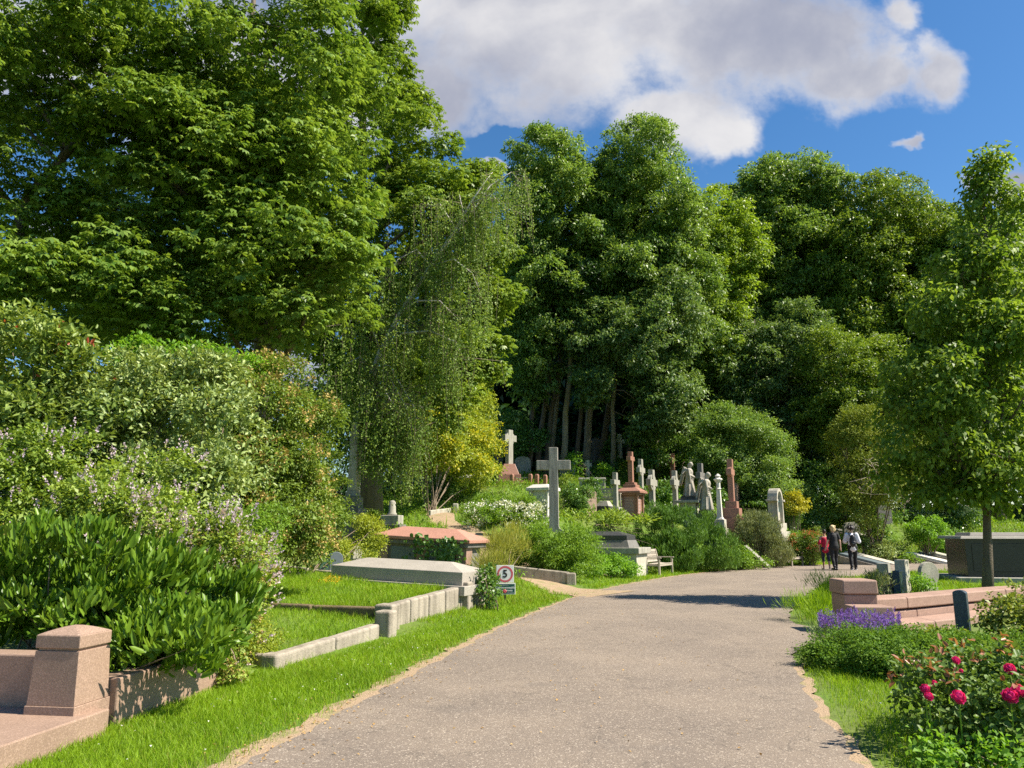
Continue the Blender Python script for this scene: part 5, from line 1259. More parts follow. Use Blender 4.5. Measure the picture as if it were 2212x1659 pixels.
# weeping birch
b0 = at(768, 1100, 25); b0[2] = h1(b0[0], b0[1])
T = thing('birch_tree', 'weeping silver birch with leaning white trunk and curtains of hanging twigs', 'tree', b0)
tp = [b0-[0, 0, .3]]+[at(X, Y, d) for X, Y, d in ((776, 900, 25), (796, 830, 25), (822, 760, 24.9), (862, 680, 24.8), (930, 575, 24.6), (985, 495, 24.5), (1016, 440, 24.5), (1046, 395, 24.5), (1064, 372, 24.5))]
mb = MB(); mb.tube([p-b0 for p in tp], [.13, .12, .11, .095, .08, .065, .05, .035, .02, .008], 9)
limbs = [tp]
def limb(pts, r0):
    P_ = [at(*p) for p in pts]; mb.tube([p-b0 for p in P_], [r0*(1-.85*i/(len(P_)-1)) for i in range(len(P_))], 6); limbs.append(P_)
limb([(985, 495, 24.5), (1000, 455, 24.3), (992, 420, 24.2)], .04); limb([(930, 575, 24.6), (990, 500, 24.9), (1060, 400, 25.3), (1105, 372, 25.6), (1125, 395, 25.6)], .05)
limb([(862, 680, 24.8), (900, 650, 24.2), (950, 650, 23.8), (990, 690, 23.6)], .045); limb([(822, 760, 24.9), (870, 720, 24.4), (930, 715, 24), (985, 740, 23.8), (1005, 780, 23.8)], .05)
limb([(822, 760, 24.9), (800, 700, 24.4), (760, 690, 24), (735, 730, 23.8)], .04); limb([(796, 830, 25), (780, 770, 24.4), (740, 790, 24.0), (725, 830, 24)], .04)
limb([(776, 900, 25), (800, 860, 24.4), (835, 850, 23.8), (865, 900, 23.6)], .04)
limb([(930, 575, 24.6), (900, 540, 24.4), (860, 560, 24.2), (830, 610, 24)], .04); limb([(985, 495, 24.5), (950, 440, 24.4), (915, 450, 24.3)], .03); limb([(1016, 440, 24.5), (1060, 420, 24.2), (1095, 450, 24)], .03)
for q_ in range(7):
    X_ = 790+q_*17; limb([(790+q_*4, 870-q_*14, 24.9), ((790+X_)/2, 850-q_*10, 24.5), (X_, 880+10*math.sin(q_*2.), 24.2-.1*(q_ % 3)), (X_+14, 930, 24.0-.1*(q_ % 3))], .03)
limb([(930, 575, 24.6), (980, 560, 24.0), (1020, 590, 23.8), (1040, 640, 23.8)], .035)
mb.build('trunk', 'birchbark', T, 0, True)
STR_P = []; STR_D = []; tw = MB()
for li, P_ in enumerate(limbs):
    P_ = np.array(P_); seg = np.linalg.norm(np.diff(P_, axis=0), axis=1); tot = seg.sum(); ns = int(tot*(21 if li else 11))
    for _ in range(ns):
        u = rng.random()**.7*tot; j = min(int(np.searchsorted(np.cumsum(seg), u)), len(seg)-1); f = (u-seg[:j].sum())/seg[j]; s = P_[j]+(P_[j+1]-P_[j])*f
        if li == 0 and s[2] < 6: continue
        o = rng.normal(size=3)*np.array([.42, .45, .16]); ln = rng.uniform(.7, 2.5)*(1.0 if s[2] > 4 else .85); ln = min(ln, s[2]-h1(s[0], s[1])-.25)
        if ln < .3: continue
        a = s+o; e = a-np.array([rng.normal()*.12, rng.normal()*.12, ln]); nl = int(ln*17); uu = np.sort(rng.random(nl)); q = a+(e-a)*uu[:, None]+rng.normal(size=(nl, 3))*.065
        STR_P.append(q); STR_D.append(np.tile([0, 0, -1.], (nl, 1)))
        if rng.random() < .5: tw.tube([s-b0, a-b0, (a+e)/2-b0, e-b0], [.008, .006, .005, .003], 3, False)
STR_P = np.concatenate(STR_P); STR_D = nrm(np.concatenate(STR_D)+rng.normal(size=STR_P.shape)*.55)
STR_P3 = np.concatenate([STR_P, STR_P+rng.normal(size=STR_P.shape)*.06]); STR_D3 = nrm(np.concatenate([STR_D, STR_D])+rng.normal(size=STR_P3.shape)*.3)
n = len(STR_P3); V, F = leafverts(STR_P3-b0, STR_D3, rdir(n), rng.uniform(.055, .085, n), rng.uniform(.04, .06, n), 'kite'); quads('crown', V, 4, F, 'birch', T)
tw.build('twigs', 'twig', T)

# golden shrub and its neighbours
t, b, B, pos, out = bush('golden_shrub', 'shrub with patches of golden yellow leaves beside the weeping birch', 'bush', [(930, 935, 75, 80, 33, 1.5), (1000, 920, 60, 70, 36, 1.4), (900, 960, 50, 60, 35.5, 1.0), (1000, 1000, 60, 50, 36.5, 1.2), (1040, 980, 40, 60, 38, 1.0)], 'ygreen', .13, .075, lai=5, m=8, lump=.5, cr=.14, stem=14, stem_r=.03)
q, d = outer_pick(B, pos, out, 1500, lambda p: (wob(p*np.array([1.3, .6, 1.3]), 1., 2.) > .05) & (p[:, 2] > 4.3) & (p[:, 0] < 7), .1)
Pf, Df, Nf, LL, WW = leafset(q, d, 5, .12, .13, .075); V, F = leafverts(Pf-np.array(b), Df, Nf, LL, WW); quads('golden_leaves', V, 4, F, 'yellow', t)
mbb = MB(); br = [at(840, 945, 33)-b, at(870, 925, 33)-b, at(905, 915, 33)-b, at(950, 925, 33.2)-b]; mbb.tube(br, [.02, .035, .04, .02], 6); mbb.tube([at(905, 915, 33)-b, at(930, 885, 33)-b, at(960, 880, 33)-b], [.03, .025, .01], 6); mbb.tube([at(905, 915, 33)-b, at(890, 950, 33)-b], [.02, .01], 6); mbb.tube([at(905, 915, 33)-b, at(960, 945, 34)-b, at(1000, 1000, 36)-b], [.04, .045, .05], 6); mbb.build('bare_branch', 'deadwood', t, 0, True)
bush('elder_bush', 'lime green leafy bush between the golden shrub and the red pedestal cross', 'bush', [(1030, 900, 45, 90, 40, 1.5), (1060, 980, 30, 50, 40, 1.0), (1010, 860, 40, 50, 40, 1.2)], 'ygreen', .14, .08, lai=5, m=8, lump=.5, cr=.14)
bush('evergreen_hedge', 'dark rounded evergreen bush beside the footpath behind the birch', 'bush', [(985, 1060, 42, 26, 37, 1.0), (955, 1062, 24, 24, 37, .8)], 'ivy', .09, .05, lai=6, m=8, lump=.25, cr=.09)
# ash trees
GA = 'tall ashes behind the graves'
def treebase(X, Y, d): p = at(X, Y, d); return np.array([p[0], p[1], h1(p[0], p[1])])
def leaning(X0, Y0, X1, Y1, d0, d1, X2=None, Y2=None):
    b = treebase(X0, Y0, d0); pts = [b-[0, 0, .4], b+[0, 0, .8]]+[at(X0+(X1-X0)*k, Y0-30+(Y1-Y0+30)*k, d0+(d1-d0)*k)+[rng.normal()*.15, 0, 0] for k in (.25, .5, .75, 1)]
    if X2: pts.append(at(X2, Y2, d1))
    return b, pts
b, tr_ = leaning(1180, 1010, 1235, 600, 51, 51, 1200, 330)
make_tree('ash_tree', 'tall ash with paired crown tops next to the chestnut', b, [(1180, 370, 80, 100, 51, 3.4), (1145, 500, 75, 130, 50.5, 3), (1230, 480, 100, 150, 51, 3.6), (1180, 640, 90, 110, 49.5, 3), (1150, 780, 60, 100, 50, 2.4), (1122, 640, 50, 190, 50.5, 2.4), (1275, 560, 60, 170, 51.5, 3)], 'ash', .23, .095, lai=4.6, m=9, lump=.72, trunk=tr_, tr=.26, limbs=24, limb_r=.1, group=GA, twigs=1)
b, tr_ = leaning(1300, 1000, 1375, 560, 52, 52, 1380, 290)
make_tree('ash_tree', 'tallest ash with domed crown against the grey cloud', b, [(1375, 360, 88, 105, 52, 4), (1400, 490, 110, 150, 52, 4.4), (1320, 470, 70, 120, 52, 3.4), (1440, 570, 75, 150, 52, 3.6), (1330, 620, 100, 110, 50.5, 3.2), (1485, 520, 55, 120, 52.5, 3), (1500, 660, 50, 150, 51, 2.6)], 'ash', .23, .095, lai=4.8, m=9, lump=.75, trunk=tr_, tr=.30, limbs=26, limb_r=.12, group=GA, twigs=1)
b, tr_ = leaning(1420, 1000, 1420, 760, 49, 48, 1410, 640)
make_tree('ash_tree', 'lower leafy ash spreading in front of the tall trunks', b, [(1400, 740, 90, 110, 47, 3), (1440, 860, 68, 100, 47, 2.6), (1300, 720, 80, 70, 47.5, 2.4), (1275, 840, 40, 45, 47.5, 1.6), (1460, 690, 55, 120, 48, 2.4), (1400, 930, 40, 40, 47, 1.5)], 'ashblue', .21, .09, lai=4.4, m=9, lump=.65, trunk=tr_, tr=.22, limbs=20, limb_r=.09, group=GA, twigs=1)
# bare boles in the shade
for k, (X0, X1, r, Y1, bk, lab) in enumerate(((1140, 1165, .16, 700, 'bark', 'dark bole leaning beside the red pedestal cross'), (1163, 1205, .17, 640, 'bark', 'slender dark bole behind the large cross'), (1190, 1222, .18, 620, 'barkpale', 'pale brown bole rising above the large cross'), (1212, 1248, .2, 640, 'barkpale', 'stout brown bole above the arm of the large cross'), (1242, 1278, .15, 680, 'bark', 'thin dark bole between two brown boles'),
      (1265, 1290, .26, 700, 'barkpale', 'thick leaning pale bole behind the small cream cross'), (1322, 1330, .16, 760, 'barkpale', 'pale sunlit bole wrapped in ivy beside the tall cream cross'), (1360, 1372, .14, 800, 'bark', 'dark straight bole behind the red pedestal cross top'))):
    d = 50+k % 3; b = treebase(X0, 1005, d); t = thing('tree_bole', lab, 'tree', b, 0, 'bare boles in the shade'); pts = [b-[0, 0, .3]]+[at(X0+(X1-X0)*q, 1000+(Y1-1000)*q, d)+[rng.normal()*.08, 0, 0] for q in (.12, .3, .5, .75, 1)]
    mb = MB(); mb.tube([p-b for p in pts], [r*1.2, r*1.05, r*.95, r*.85, r*.75, r*.55], 9)
    for _ in range(5): z = pts[3]+(pts[-1]-pts[3])*rng.random(); e = z+rng.normal(size=3)*np.array([1.1, .8, .8]); mb.tube([z-b, (z+e)/2-b+rng.normal(size=3)*.15, e-b], [.035, .025, .01], 5, False)
    mb.build('trunk', bk, t, 0, True)
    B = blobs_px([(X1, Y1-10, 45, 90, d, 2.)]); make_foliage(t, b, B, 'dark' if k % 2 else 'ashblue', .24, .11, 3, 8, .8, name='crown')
bush('ivy_clump', 'ivy clambering up the pale sunlit bole', 'ivy', [(1322, 975, 14, 45, 51, .5), (1330, 1010, 22, 22, 50.5, .6)], 'ivy', .15, .10, lai=4, m=8, lump=.3, cr=.12)
GB = 'big trees beyond the lane'
b, tr_ = leaning(1560, 1050, 1555, 650, 54, 54, 1555, 470)
make_tree('lime_tree', 'light yellow-green tree filling the gap between the tallest ash and the broad trees', b, [(1545, 510, 75, 110, 54, 3.2), (1550, 640, 60, 120, 53, 3), (1590, 560, 60, 100, 54, 3), (1545, 770, 55, 90, 52, 2.6)], 'ashlime', .23, .10, lai=4.4, m=9, lump=.7, trunk=tr_, tr=.25, limbs=18, limb_r=.1, group=GB, twigs=1)
b, tr_ = leaning(1690, 1080, 1690, 640, 58, 58, 1700, 400)
make_tree('broad_tree', 'broad tree with rounded open crown and bluish gaps among its boughs', b, [(1700, 420, 110, 85, 58, 4.4), (1620, 470, 80, 85, 58, 3.8), (1770, 460, 80, 95, 58, 3.8), (1690, 570, 140, 130, 57, 4.4), (1600, 560, 70, 120, 57, 3.4), (1790, 560, 60, 120, 57, 3.4), (1650, 430, 70, 70, 58, 3.4), (1640, 680, 90, 90, 56, 3.4), (1740, 420, 60, 60, 58, 3)], 'ash', .25, .10, lai=4.0, m=9, lump=.75, trunk=tr_, tr=.4, limbs=34, limb_r=.16, group=GB, twigs=2)
b, tr_ = leaning(1890, 1110, 1890, 680, 55, 55, 1895, 440)
make_tree('broad_tree', 'olive green broad-crowned tree behind the young hornbeam', b, [(1900, 470, 105, 95, 55, 4.2), (1840, 570, 95, 110, 54, 3.8), (1960, 520, 80, 100, 55, 3.6), (1900, 680, 130, 110, 53.5, 4.2), (1990, 620, 70, 110, 54, 3), (1830, 720, 70, 90, 53, 2.8), (2030, 560, 60, 120, 55, 3)], 'chest2', .24, .10, lai=4.6, m=9, lump=.75, trunk=tr_, tr=.4, limbs=28, limb_r=.14, group=GB, twigs=1)
b, tr_ = leaning(1640, 1060, 1635, 800, 51, 51, 1630, 690)
make_tree('beech_tree', 'darker shaded tree under the broad crowns above the rounded holly', b, [(1620, 800, 95, 110, 51, 3.2), (1720, 760, 80, 110, 51, 3.2), (1660, 900, 110, 80, 50.5, 3), (1770, 880, 80, 110, 51, 3)], 'ashblue', .21, .09, lai=4.2, m=9, lump=.68, trunk=tr_, tr=.28, limbs=18, limb_r=.1, group=GB, twigs=1)
b, tr_ = leaning(1820, 1100, 1815, 880, 48, 48, 1810, 760)
make_tree('beech_tree', 'tree with layered yellow-green sprays above the feathery juniper', b, [(1800, 800, 70, 90, 47.5, 2.4), (1850, 870, 90, 70, 47, 2.6), (1780, 910, 60, 70, 47.5, 2), (1900, 800, 70, 70, 48, 2.4), (1930, 890, 70, 90, 48, 2.6)], 'chest2', .16, .075, lai=4.2, m=10, lump=.6, trunk=tr_, tr=.22, limbs=18, limb_r=.08, group=GB, twigs=1, droop=.1)
b, tr_ = leaning(2160, 1110, 2150, 800, 52, 52, 2150, 600)
make_tree('broad_tree', 'green tree at the far edge behind the young hornbeam', b, [(2100, 560, 80, 110, 52, 3.6), (2180, 620, 90, 150, 52, 3.8), (2080, 740, 100, 130, 51, 3.6), (2180, 820, 100, 130, 50, 3.4), (2240, 520, 80, 100, 53, 3.6), (2060, 880, 80, 90, 50, 2.8)], 'ash', .24, .10, lai=4.4, m=9, lump=.72, trunk=tr_, tr=.35, limbs=22, limb_r=.12, group=GB, twigs=1)
# far wood that closes the view
def left_wood():
    Bw = blobs_px([(X, 960, 110, 150, 40+4*math.sin(X*3.), 3) for X in range(-700, 1000, 90)])
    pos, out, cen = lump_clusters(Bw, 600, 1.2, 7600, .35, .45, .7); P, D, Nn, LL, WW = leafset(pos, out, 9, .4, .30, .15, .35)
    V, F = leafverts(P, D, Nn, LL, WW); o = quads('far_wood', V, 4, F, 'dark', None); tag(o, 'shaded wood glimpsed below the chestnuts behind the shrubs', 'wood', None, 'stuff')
left_wood()
def far_wood():
    V_ = []; Bw = blobs_px([(X, Y, 150, 170, 68+3*math.sin(X), 5) for X in range(1000, 2500, 100) for Y in (640, 780, 900)]+[(X, 960, 130, 90, 62, 4) for X in range(1050, 2400, 80)]+[(X, 1010, 90, 45, 58, 2.5) for X in range(1080, 1800, 60)])
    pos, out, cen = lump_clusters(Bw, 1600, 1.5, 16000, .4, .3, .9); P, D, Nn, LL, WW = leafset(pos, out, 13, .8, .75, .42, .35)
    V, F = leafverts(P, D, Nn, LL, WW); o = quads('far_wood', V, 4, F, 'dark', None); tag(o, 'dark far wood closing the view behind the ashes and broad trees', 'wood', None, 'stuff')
far_wood()
def understory():
    Bw = blobs_px([(1130, 960, 50, 40, 50, 1.5), (1090, 940, 40, 50, 49, 1.5), (1240, 1010, 30, 18, 50, 1.2), (1305, 1022, 24, 18, 49, 1.0), (1430, 1000, 60, 40, 48, 1.6), (1500, 970, 50, 50, 48, 1.6), (1420, 1060, 30, 30, 41, .9), (1436, 1080, 22, 26, 40, .8), (1545, 1085, 26, 40, 41.5, .9), (1720, 1110, 60, 50, 44, 1.4), (1760, 1060, 50, 50, 46, 1.4), (1830, 1090, 60, 40, 47, 1.4), (1900, 1110, 50, 40, 47.5, 1.2), (1960, 1090, 40, 30, 50, 1.2), (2060, 1120, 60, 40, 50, 1.5), (2060, 1160, 30, 22, 44, .9)])
    pos, out, cen = lump_clusters(Bw, 260, .5, 5200, .3, .4, .75, None); P, D, Nn, LL, WW = leafset(pos, out, 8, .16, .16, .09, .3)
    V, F = leafverts(P, D, Nn, LL, WW); o = quads('undergrowth', V, 4, F, 'ivy', None); tag(o, 'dark ivy undergrowth between the graves under the trees', 'undergrowth', None, 'stuff')
understory()

# young tree by the curved wall
b0 = treebase(2131, 1300, 18.6)
make_tree('young_hornbeam', 'young upright tree behind the curved wall with its top against blue sky', b0,
  [(2124, 385, 22, 60, 18.6, .4), (2140, 360, 18, 30, 18.6, .3), (2118, 480, 36, 70, 18.6, .6), (2124, 430, 24, 50, 18.6, .4), (2110, 540, 50, 50, 18.5, .7), (2180, 480, 28, 70, 18.5, .5), (2210, 450, 22, 50, 18.5, .4), (2085, 590, 70, 60, 18.4, .9), (2170, 600, 60, 80, 18.4, 1), (2040, 680, 70, 50, 18.2, 1), (2110, 740, 110, 80, 18.2, 1.5), (2200, 760, 70, 120, 18, 1.3), (2010, 810, 80, 50, 18, 1.2), (2090, 880, 140, 70, 17.8, 1.8),
   (1950, 900, 50, 45, 18.2, .9), (1990, 970, 90, 45, 18, 1.2), (2120, 1000, 120, 50, 17.8, 1.5), (2200, 960, 70, 70, 18, 1.2), (1940, 1010, 50, 30, 18.8, .8), (2040, 1060, 70, 30, 18, 1.0), (2190, 1060, 60, 30, 18, 1.0)],
  'hornb', .145, .085, lai=3.3, m=6, limb_min=2.3, lump=.34, nl=1.0, tr=.125, limbs=46, limb_r=.045, twigs=2, cr=.12, inner=.25, droop=.7, trunk=[b0-[0, 0, .3], at(2134, 1200, 18.6), at(2132, 1130, 18.6), at(2128, 1000, 18.6), at(2134, 850, 18.6), at(2140, 650, 18.6), at(2128, 480, 18.6), at(2124, 380, 18.6)])

# ---- shrubs on the slope and beyond the lane
bush('holly_bush', 'large rounded sunlit holly behind the tall red cross', 'bush', [(1600, 1000, 105, 105, 44, 2.6), (1560, 950, 60, 70, 44, 2), (1650, 1050, 70, 70, 43, 1.8), (1590, 920, 45, 45, 44, 1.5)], 'ash', .12, .06, lai=6, m=9, lump=.5, cr=.15, stem=14, stem_r=.04)
t, b, B, pos, out = bush('feathery_juniper', 'feathery yellow-green conifer with grey dead branches behind the walkers', 'bush', [(1870, 960, 60, 85, 43, 1.6), (1900, 1040, 75, 60, 42.5, 1.6), (1840, 1060, 40, 50, 42.5, 1.0), (1960, 1000, 45, 60, 43, 1.2), (1880, 1100, 40, 40, 42, .9), (1850, 930, 40, 50, 43, 1)], 'junip', .15, .05, lai=3.6, m=12, lump=.55, cr=.17, droop=.0, stem=10, stem_r=.04)
mb = MB()
for q in range(26):
    s = at(1895+rng.normal()*18, 1025+rng.normal()*25, 41.2)-b; e = s+rng.normal(size=3)*np.array([.5, .2, .45]); mb.tube([s, (s+e)/2+rng.normal(size=3)*.08, e], [.018, .014, .005], 4, False)
for q in range(14):
    s = at(1960+rng.normal()*14, 1070+rng.normal()*14, 41.5)-b; e = s+rng.normal(size=3)*np.array([.45, .2, .35]); mb.tube([s, (s+e)/2+rng.normal(size=3)*.08, e], [.016, .012, .005], 4, False)
mb.build('dead_branches', 'deadwood', t)
bush('golden_privet', 'small bright yellow bush next to the arched niche', 'bush', [(1713, 1087, 24, 21, 41, .7)], 'yellow', .10, .06, lai=6, m=8, lump=.22, cr=.09)
t, b, B, pos, out = bush('rose_shrub', 'rounded shrub dotted with coral red flowers beside the walkers', 'bush', [(1748, 1180, 40, 36, 39, .95), (1730, 1185, 26, 28, 39, .7)], 'vib', .07, .04, lai=6, m=8, lump=.22, cr=.08)
q, d = outer_pick(B, pos, out, 95, lambda p: (p[:, 2] > .75) & (p[:, 1] < 39.3), .05); flowers(t, b, q, d, 'redfl', 'ball', .085, 12)
def needles(t, b, B, mat, n, L, W, updir=1.4, name='foliage', lump=.3):
    pos, out, cen = lump_clusters(B, 160, lump, n, .25, .5, .9, b[2]); P, D, Nn, LL, WW = leafset(pos, nrm(out+np.array([0, 0, updir])), 14, .06, L, W, -.5, .3, 1, .6)
    V, F = leafverts(P-np.array(b), D, Nn, LL, WW); quads(name, V, 4, F, mat, t); stems(t, b, cen, 20, .02)
def nbush(name, label, bl, mat, n, L, W, lump=.3, group=None, updir=1.4):
    B = blobs_px(bl); b = (B[0, 0], B[0, 1], h1(B[0, 0], B[0, 1])); t = thing(name, label, 'bush', b, 0, group); needles(t, b, B, mat, n, L, W, updir, lump=lump); return t
nbush('rosemary_bush', 'big sprawling bright green rosemary bush beside the slatted bench', [(1480, 1162, 75, 54, 33.6, 1.6), (1530, 1195, 55, 45, 33.2, 1.3), (1430, 1150, 50, 45, 33.2, 1.2), (1460, 1200, 60, 40, 32.4, 1.0), (1555, 1215, 30, 28, 33, .8), (1420, 1125, 35, 24, 34, .8)], 'rosem', 3300, .16, .028, .33)
nbush('heath_bush', 'soft grey-green heath bush below the tall red cross', [(1640, 1150, 40, 35, 36.5, .9), (1625, 1140, 30, 25, 37, .7)], 'heath', 900, .13, .03, .25)
nbush('heath_bush', 'wide low heath bush at the lane edge before the half sunk bench', [(1660, 1195, 46, 32, 37, 1.0), (1640, 1180, 34, 30, 37, .8)], 'heath', 1100, .13, .03, .25)
bush('bank_plants', 'loose green plants on the bank below the white pillar', 'plant', [(1600, 1200, 30, 22, 34.5, .7), (1625, 1215, 34, 16, 34.5, .7), (1580, 1215, 24, 18, 33.8, .5)], 'herb', .09, .045, lai=4.5, m=8, lump=.2, cr=.1)
for X0, Y0, X1, Y1, lab in ((1610, 1180, 1640, 1206, 'toppled pale stone rail on the bank below the tall red cross'), (1640, 1206, 1662, 1226, 'lower toppled pale stone rail by the heath bush')):
    p0, p1 = at(X0, Y0, 35.4), at(X1, Y1, 34.6); t = thing('stone_rail', lab, 'stone', p0); mbx = MB(); d_ = p1-p0; mbx.tube([d_*0, d_*.5, d_], [.09, .09, .09], 4); mbx.build('rail', 'pale', t, .01)
bush('round_bush', 'neat round bright green bush on short stems beyond the lane', 'bush', [(2002, 1150, 37, 31, 42.5, 1.0)], 'phil', .10, .06, lai=9, m=8, lump=.22, cr=.08, stem=18, stem_r=.025)
bush('basket_shrub', 'small bluish clipped shrub behind the boy with the backpack', 'bush', [(1867, 1171, 12, 14, 42.5, .35)], 'ashblue', .06, .03, lai=7, m=8, lump=.12, cr=.05)
bush('lily_clump', 'broad-leaved white-flowered clump behind the walkers', 'plant', [(1890, 1150, 22, 40, 44, .6), (1910, 1165, 14, 26, 44, .5)], 'ivy', .16, .08, lai=4.5, m=8, lump=.25, cr=.12)
for k, (bl, lab) in enumerate((([(1905, 1192, 28, 14, 42, .8), (1930, 1185, 30, 16, 43, .8)], 'cream-flowered ground planting between the grave slabs'), ([(1965, 1208, 26, 8, 41, .7)], 'low leafy planting in front of the dark grave slab'), ([(1700, 1120, 26, 30, 41.5, .8)], 'leafy evergreen bush beneath the golden bush'), ([(1705, 1165, 16, 20, 40.2, .5)], 'pale green herb clump beside the arched niche'))):
    bush('ground_planting', lab, 'plant', bl, ('elae', 'herb', 'ivy', 'phil')[k], .10, .055, lai=5, m=8, lump=.2, cr=.1)
# flower bed before the crosses
bush('perennial_bed', 'thick green perennial clump filling the kerbed bed below the large cross', 'plant', [(1200, 1185, 75, 42, 25.4, 1.0), (1256, 1192, 44, 40, 26.2, .9), (1140, 1180, 50, 36, 25.2, .8), (1230, 1220, 60, 22, 24.9, .6)], 'herb', .085, .03, lai=6, m=10, lump=.22, cr=.08, droop=-.3)
bush('perennial_clump', 'lighter yellow-green leafy clump before the coffin-shaped tomb', 'plant', [(1325, 1222, 36, 20, 27.6, .6), (1290, 1225, 36, 20, 26.6, .6), (1350, 1228, 22, 18, 28, .5)], 'phil', .09, .045, lai=6, m=9, lump=.2, cr=.08)
t, b, B, pos, out = bush('daisy_clump', 'tall clump of white daisies beyond the grassy weeds', 'flowers', [(1070, 1105, 60, 34, 29.5, 1.0), (1130, 1110, 45, 30, 29.5, .9), (1050, 1130, 50, 36, 28.4, .8)], 'herb', .09, .035, lai=5.5, m=9, lump=.22, cr=.09, droop=-.3)
q = []
for X in np.linspace(1020, 1165, 100): q.append(at(X+rng.normal()*6, 1083+abs(rng.normal())*8+.16*abs(X-1080), 29+rng.normal()*.5))
for _ in range(60): q.append(at(rng.uniform(1010, 1180), rng.uniform(1085, 1140), 28+rng.random()))
q = np.array(q); flowers(t, b, q, np.tile([0, -.3, 1.], (len(q), 1)), 'daisy', 'ball', .14, 14, 'daisy_heads', True)
bush('fern_bank', 'sunlit ferns arching behind the coffin-shaped tomb', 'plant', [(1300, 1130, 50, 20, 32, .8), (1370, 1140, 45, 22, 33, .8), (1400, 1170, 30, 30, 31.5, .7), (1420, 1195, 25, 30, 31, .5), (1255, 1128, 40, 18, 30, .7)], 'fern', .22, .06, lai=5, m=9, lump=.3, cr=.1, droop=.1, spread=1.0)
bush('ivy_mound', 'ivy-smothered gravestone mound behind the large cross', 'ivy', [(1245, 1075, 24, 36, 33.2, .7), (1275, 1065, 20, 30, 33.8, .5), (1235, 1100, 20, 24, 33, .5)], 'ivy', .085, .05, lai=6.5, m=8, lump=.25, cr=.08)
bush('pink_flowered_weed', 'tall pinkish weeds behind the large cross', 'plant', [(1215, 1050, 20, 24, 36, .5)], 'cean', .09, .05, lai=4.5, m=8, lump=.2, cr=.1)
bush('young_sycamore', 'light green sapling in front of the dark trunks', 'plant', [(1296, 1024, 12, 20, 45.5, .5), (1240, 1012, 12, 26, 46, .5)], 'phil', .17, .11, lai=4, m=7, lump=.3, cr=.15)
bush('sun_shrub', 'leafy shrub lit between the red cross and the taller angel', 'bush', [(1435, 1080, 24, 26, 40.5, .7), (1470, 1000, 22, 24, 48, .7)], 'phil', .12, .07, lai=5, m=8, lump=.25, cr=.11)
bush('slope_bush', 'green bush climbing behind the white pillar', 'bush', [(1547, 1085, 16, 40, 41, .6), (1620, 1110, 26, 40, 41, .8), (1640, 1085, 26, 26, 42, .7)], 'ivy', .12, .07, lai=5.5, m=8, lump=.25, cr=.1)
# ivy on tombs
c, yaw, L = TOMB_C; cc, ss = math.cos(R(yaw)), math.sin(R(yaw))
def tomb_pt(u, v, z): return np.array([c[0]+u*cc-v*ss, c[1]+u*ss+v*cc, c[2]+z])
Pn = []
for u0, n_, hgt in ((.05, 60, .55), (.0, 26, .0), (.75, 130, .45), (1.0, 90, .4), (.4, 24, .7)):
    for _ in range(n_):
        z = -rng.random()*(.9 if hgt > 0 else .25)+(.02 if u0 != .0 else .12); Pn.append(tomb_pt(u0+rng.normal()*.13*(1+.6*(z < -.4)), -.03+.16*min(1, max(0, -z*4))*.3+(-.02-.05*rng.random()), z))
Pn = np.array(Pn); lb = (Pn[:, 0].mean(), Pn[:, 1].mean(), h1(Pn[:, 0].mean(), Pn[:, 1].mean()))
T = thing('ivy', 'ivy climbing the front of the red-lidded chest tomb', 'ivy', lb)
n = len(Pn); V, F = leafverts(Pn-np.array(lb), nrm(rng.normal(size=(n, 3))*.6+np.array([0, -.2, -.8])), np.tile([-.2, -1., .5], (n, 1))+rng.normal(size=(n, 3))*.3, rng.uniform(.07, .13, n), rng.uniform(.07, .12, n), 'oval'); quads('leaves', V, 6, F, 'ivy', T)
bush('ivy', 'ivy hanging round the near end of the grey slab tomb', 'ivy', [(1046, 1245, 16, 26, 16.6, .25), (1052, 1275, 18, 26, 16.4, .25)], 'ivy', .07, .05, lai=4.5, m=8, lump=.1, cr=.05)
bush('weedy_patch', 'dry grassy weeds between the slab tomb and the road sign', 'plant', [(1075, 1185, 30, 35, 21, .5), (1060, 1220, 24, 25, 19.5, .4), (1110, 1180, 25, 40, 23, .5)], 'drygrass', .22, .012, lai=3.5, m=10, lump=.2, cr=.12, droop=-1.0, spread=.5)
bush('low_rock_plant', 'dark stump-like plant clump beside the road sign', 'plant', [(1063, 1255, 10, 9, 19, .15)], 'ivy', .06, .035, lai=5, m=8, lump=.08, cr=.04)

# ---- beds by the curved wall
B = np.array([(4.2, 9.5, .17, .5, .6, .22), (4.5, 9.3, .17, .6, .55, .22), (5.1, 9.25, .17, .6, .5, .21), (5.7, 9.3, .17, .6, .5, .2), (4.3, 9.9, .16, .7, .5, .22), (5.2, 10.0, .15, .8, .6, .2), (6.2, 9.4, .15, .6, .5, .2)])
bush('box_hedge', 'low clipped dark green box hedge around the bed by the curved wall', 'hedge', B, 'hedge', .032, .02, lai=9, m=9, px=False, lump=.10, cr=.04, n_lumps=420, inner=.15, base=(4.7, 9.5, 0), stem=30, stem_r=.006, zmin=.01, flat=1)
t, b, B, pos, out = bush('lavender', 'lavender plant in full purple flower at the corner of the box hedge', 'plant', [(1810, 1375, 50, 26, 11.0, .4), (1880, 1375, 55, 28, 11.2, .45)], 'lavleaf', .09, .012, lai=5, m=12, lump=.14, cr=.05, droop=-1.2, zmin=.05)
q = np.array([at(1770+rng.random()*175, 1356-14*math.sin(rng.random()*3.14)+rng.normal()*9, 10.8+rng.normal()*.25) for _ in range(330)])
dd = nrm(np.stack([rng.normal(size=330)*.25, rng.normal(size=330)*.25, np.ones(330)], 1)); flowers(t, b, q, dd, 'lav', 'spike', .032, 18, 'flower_spikes', True)
mbx = MB()
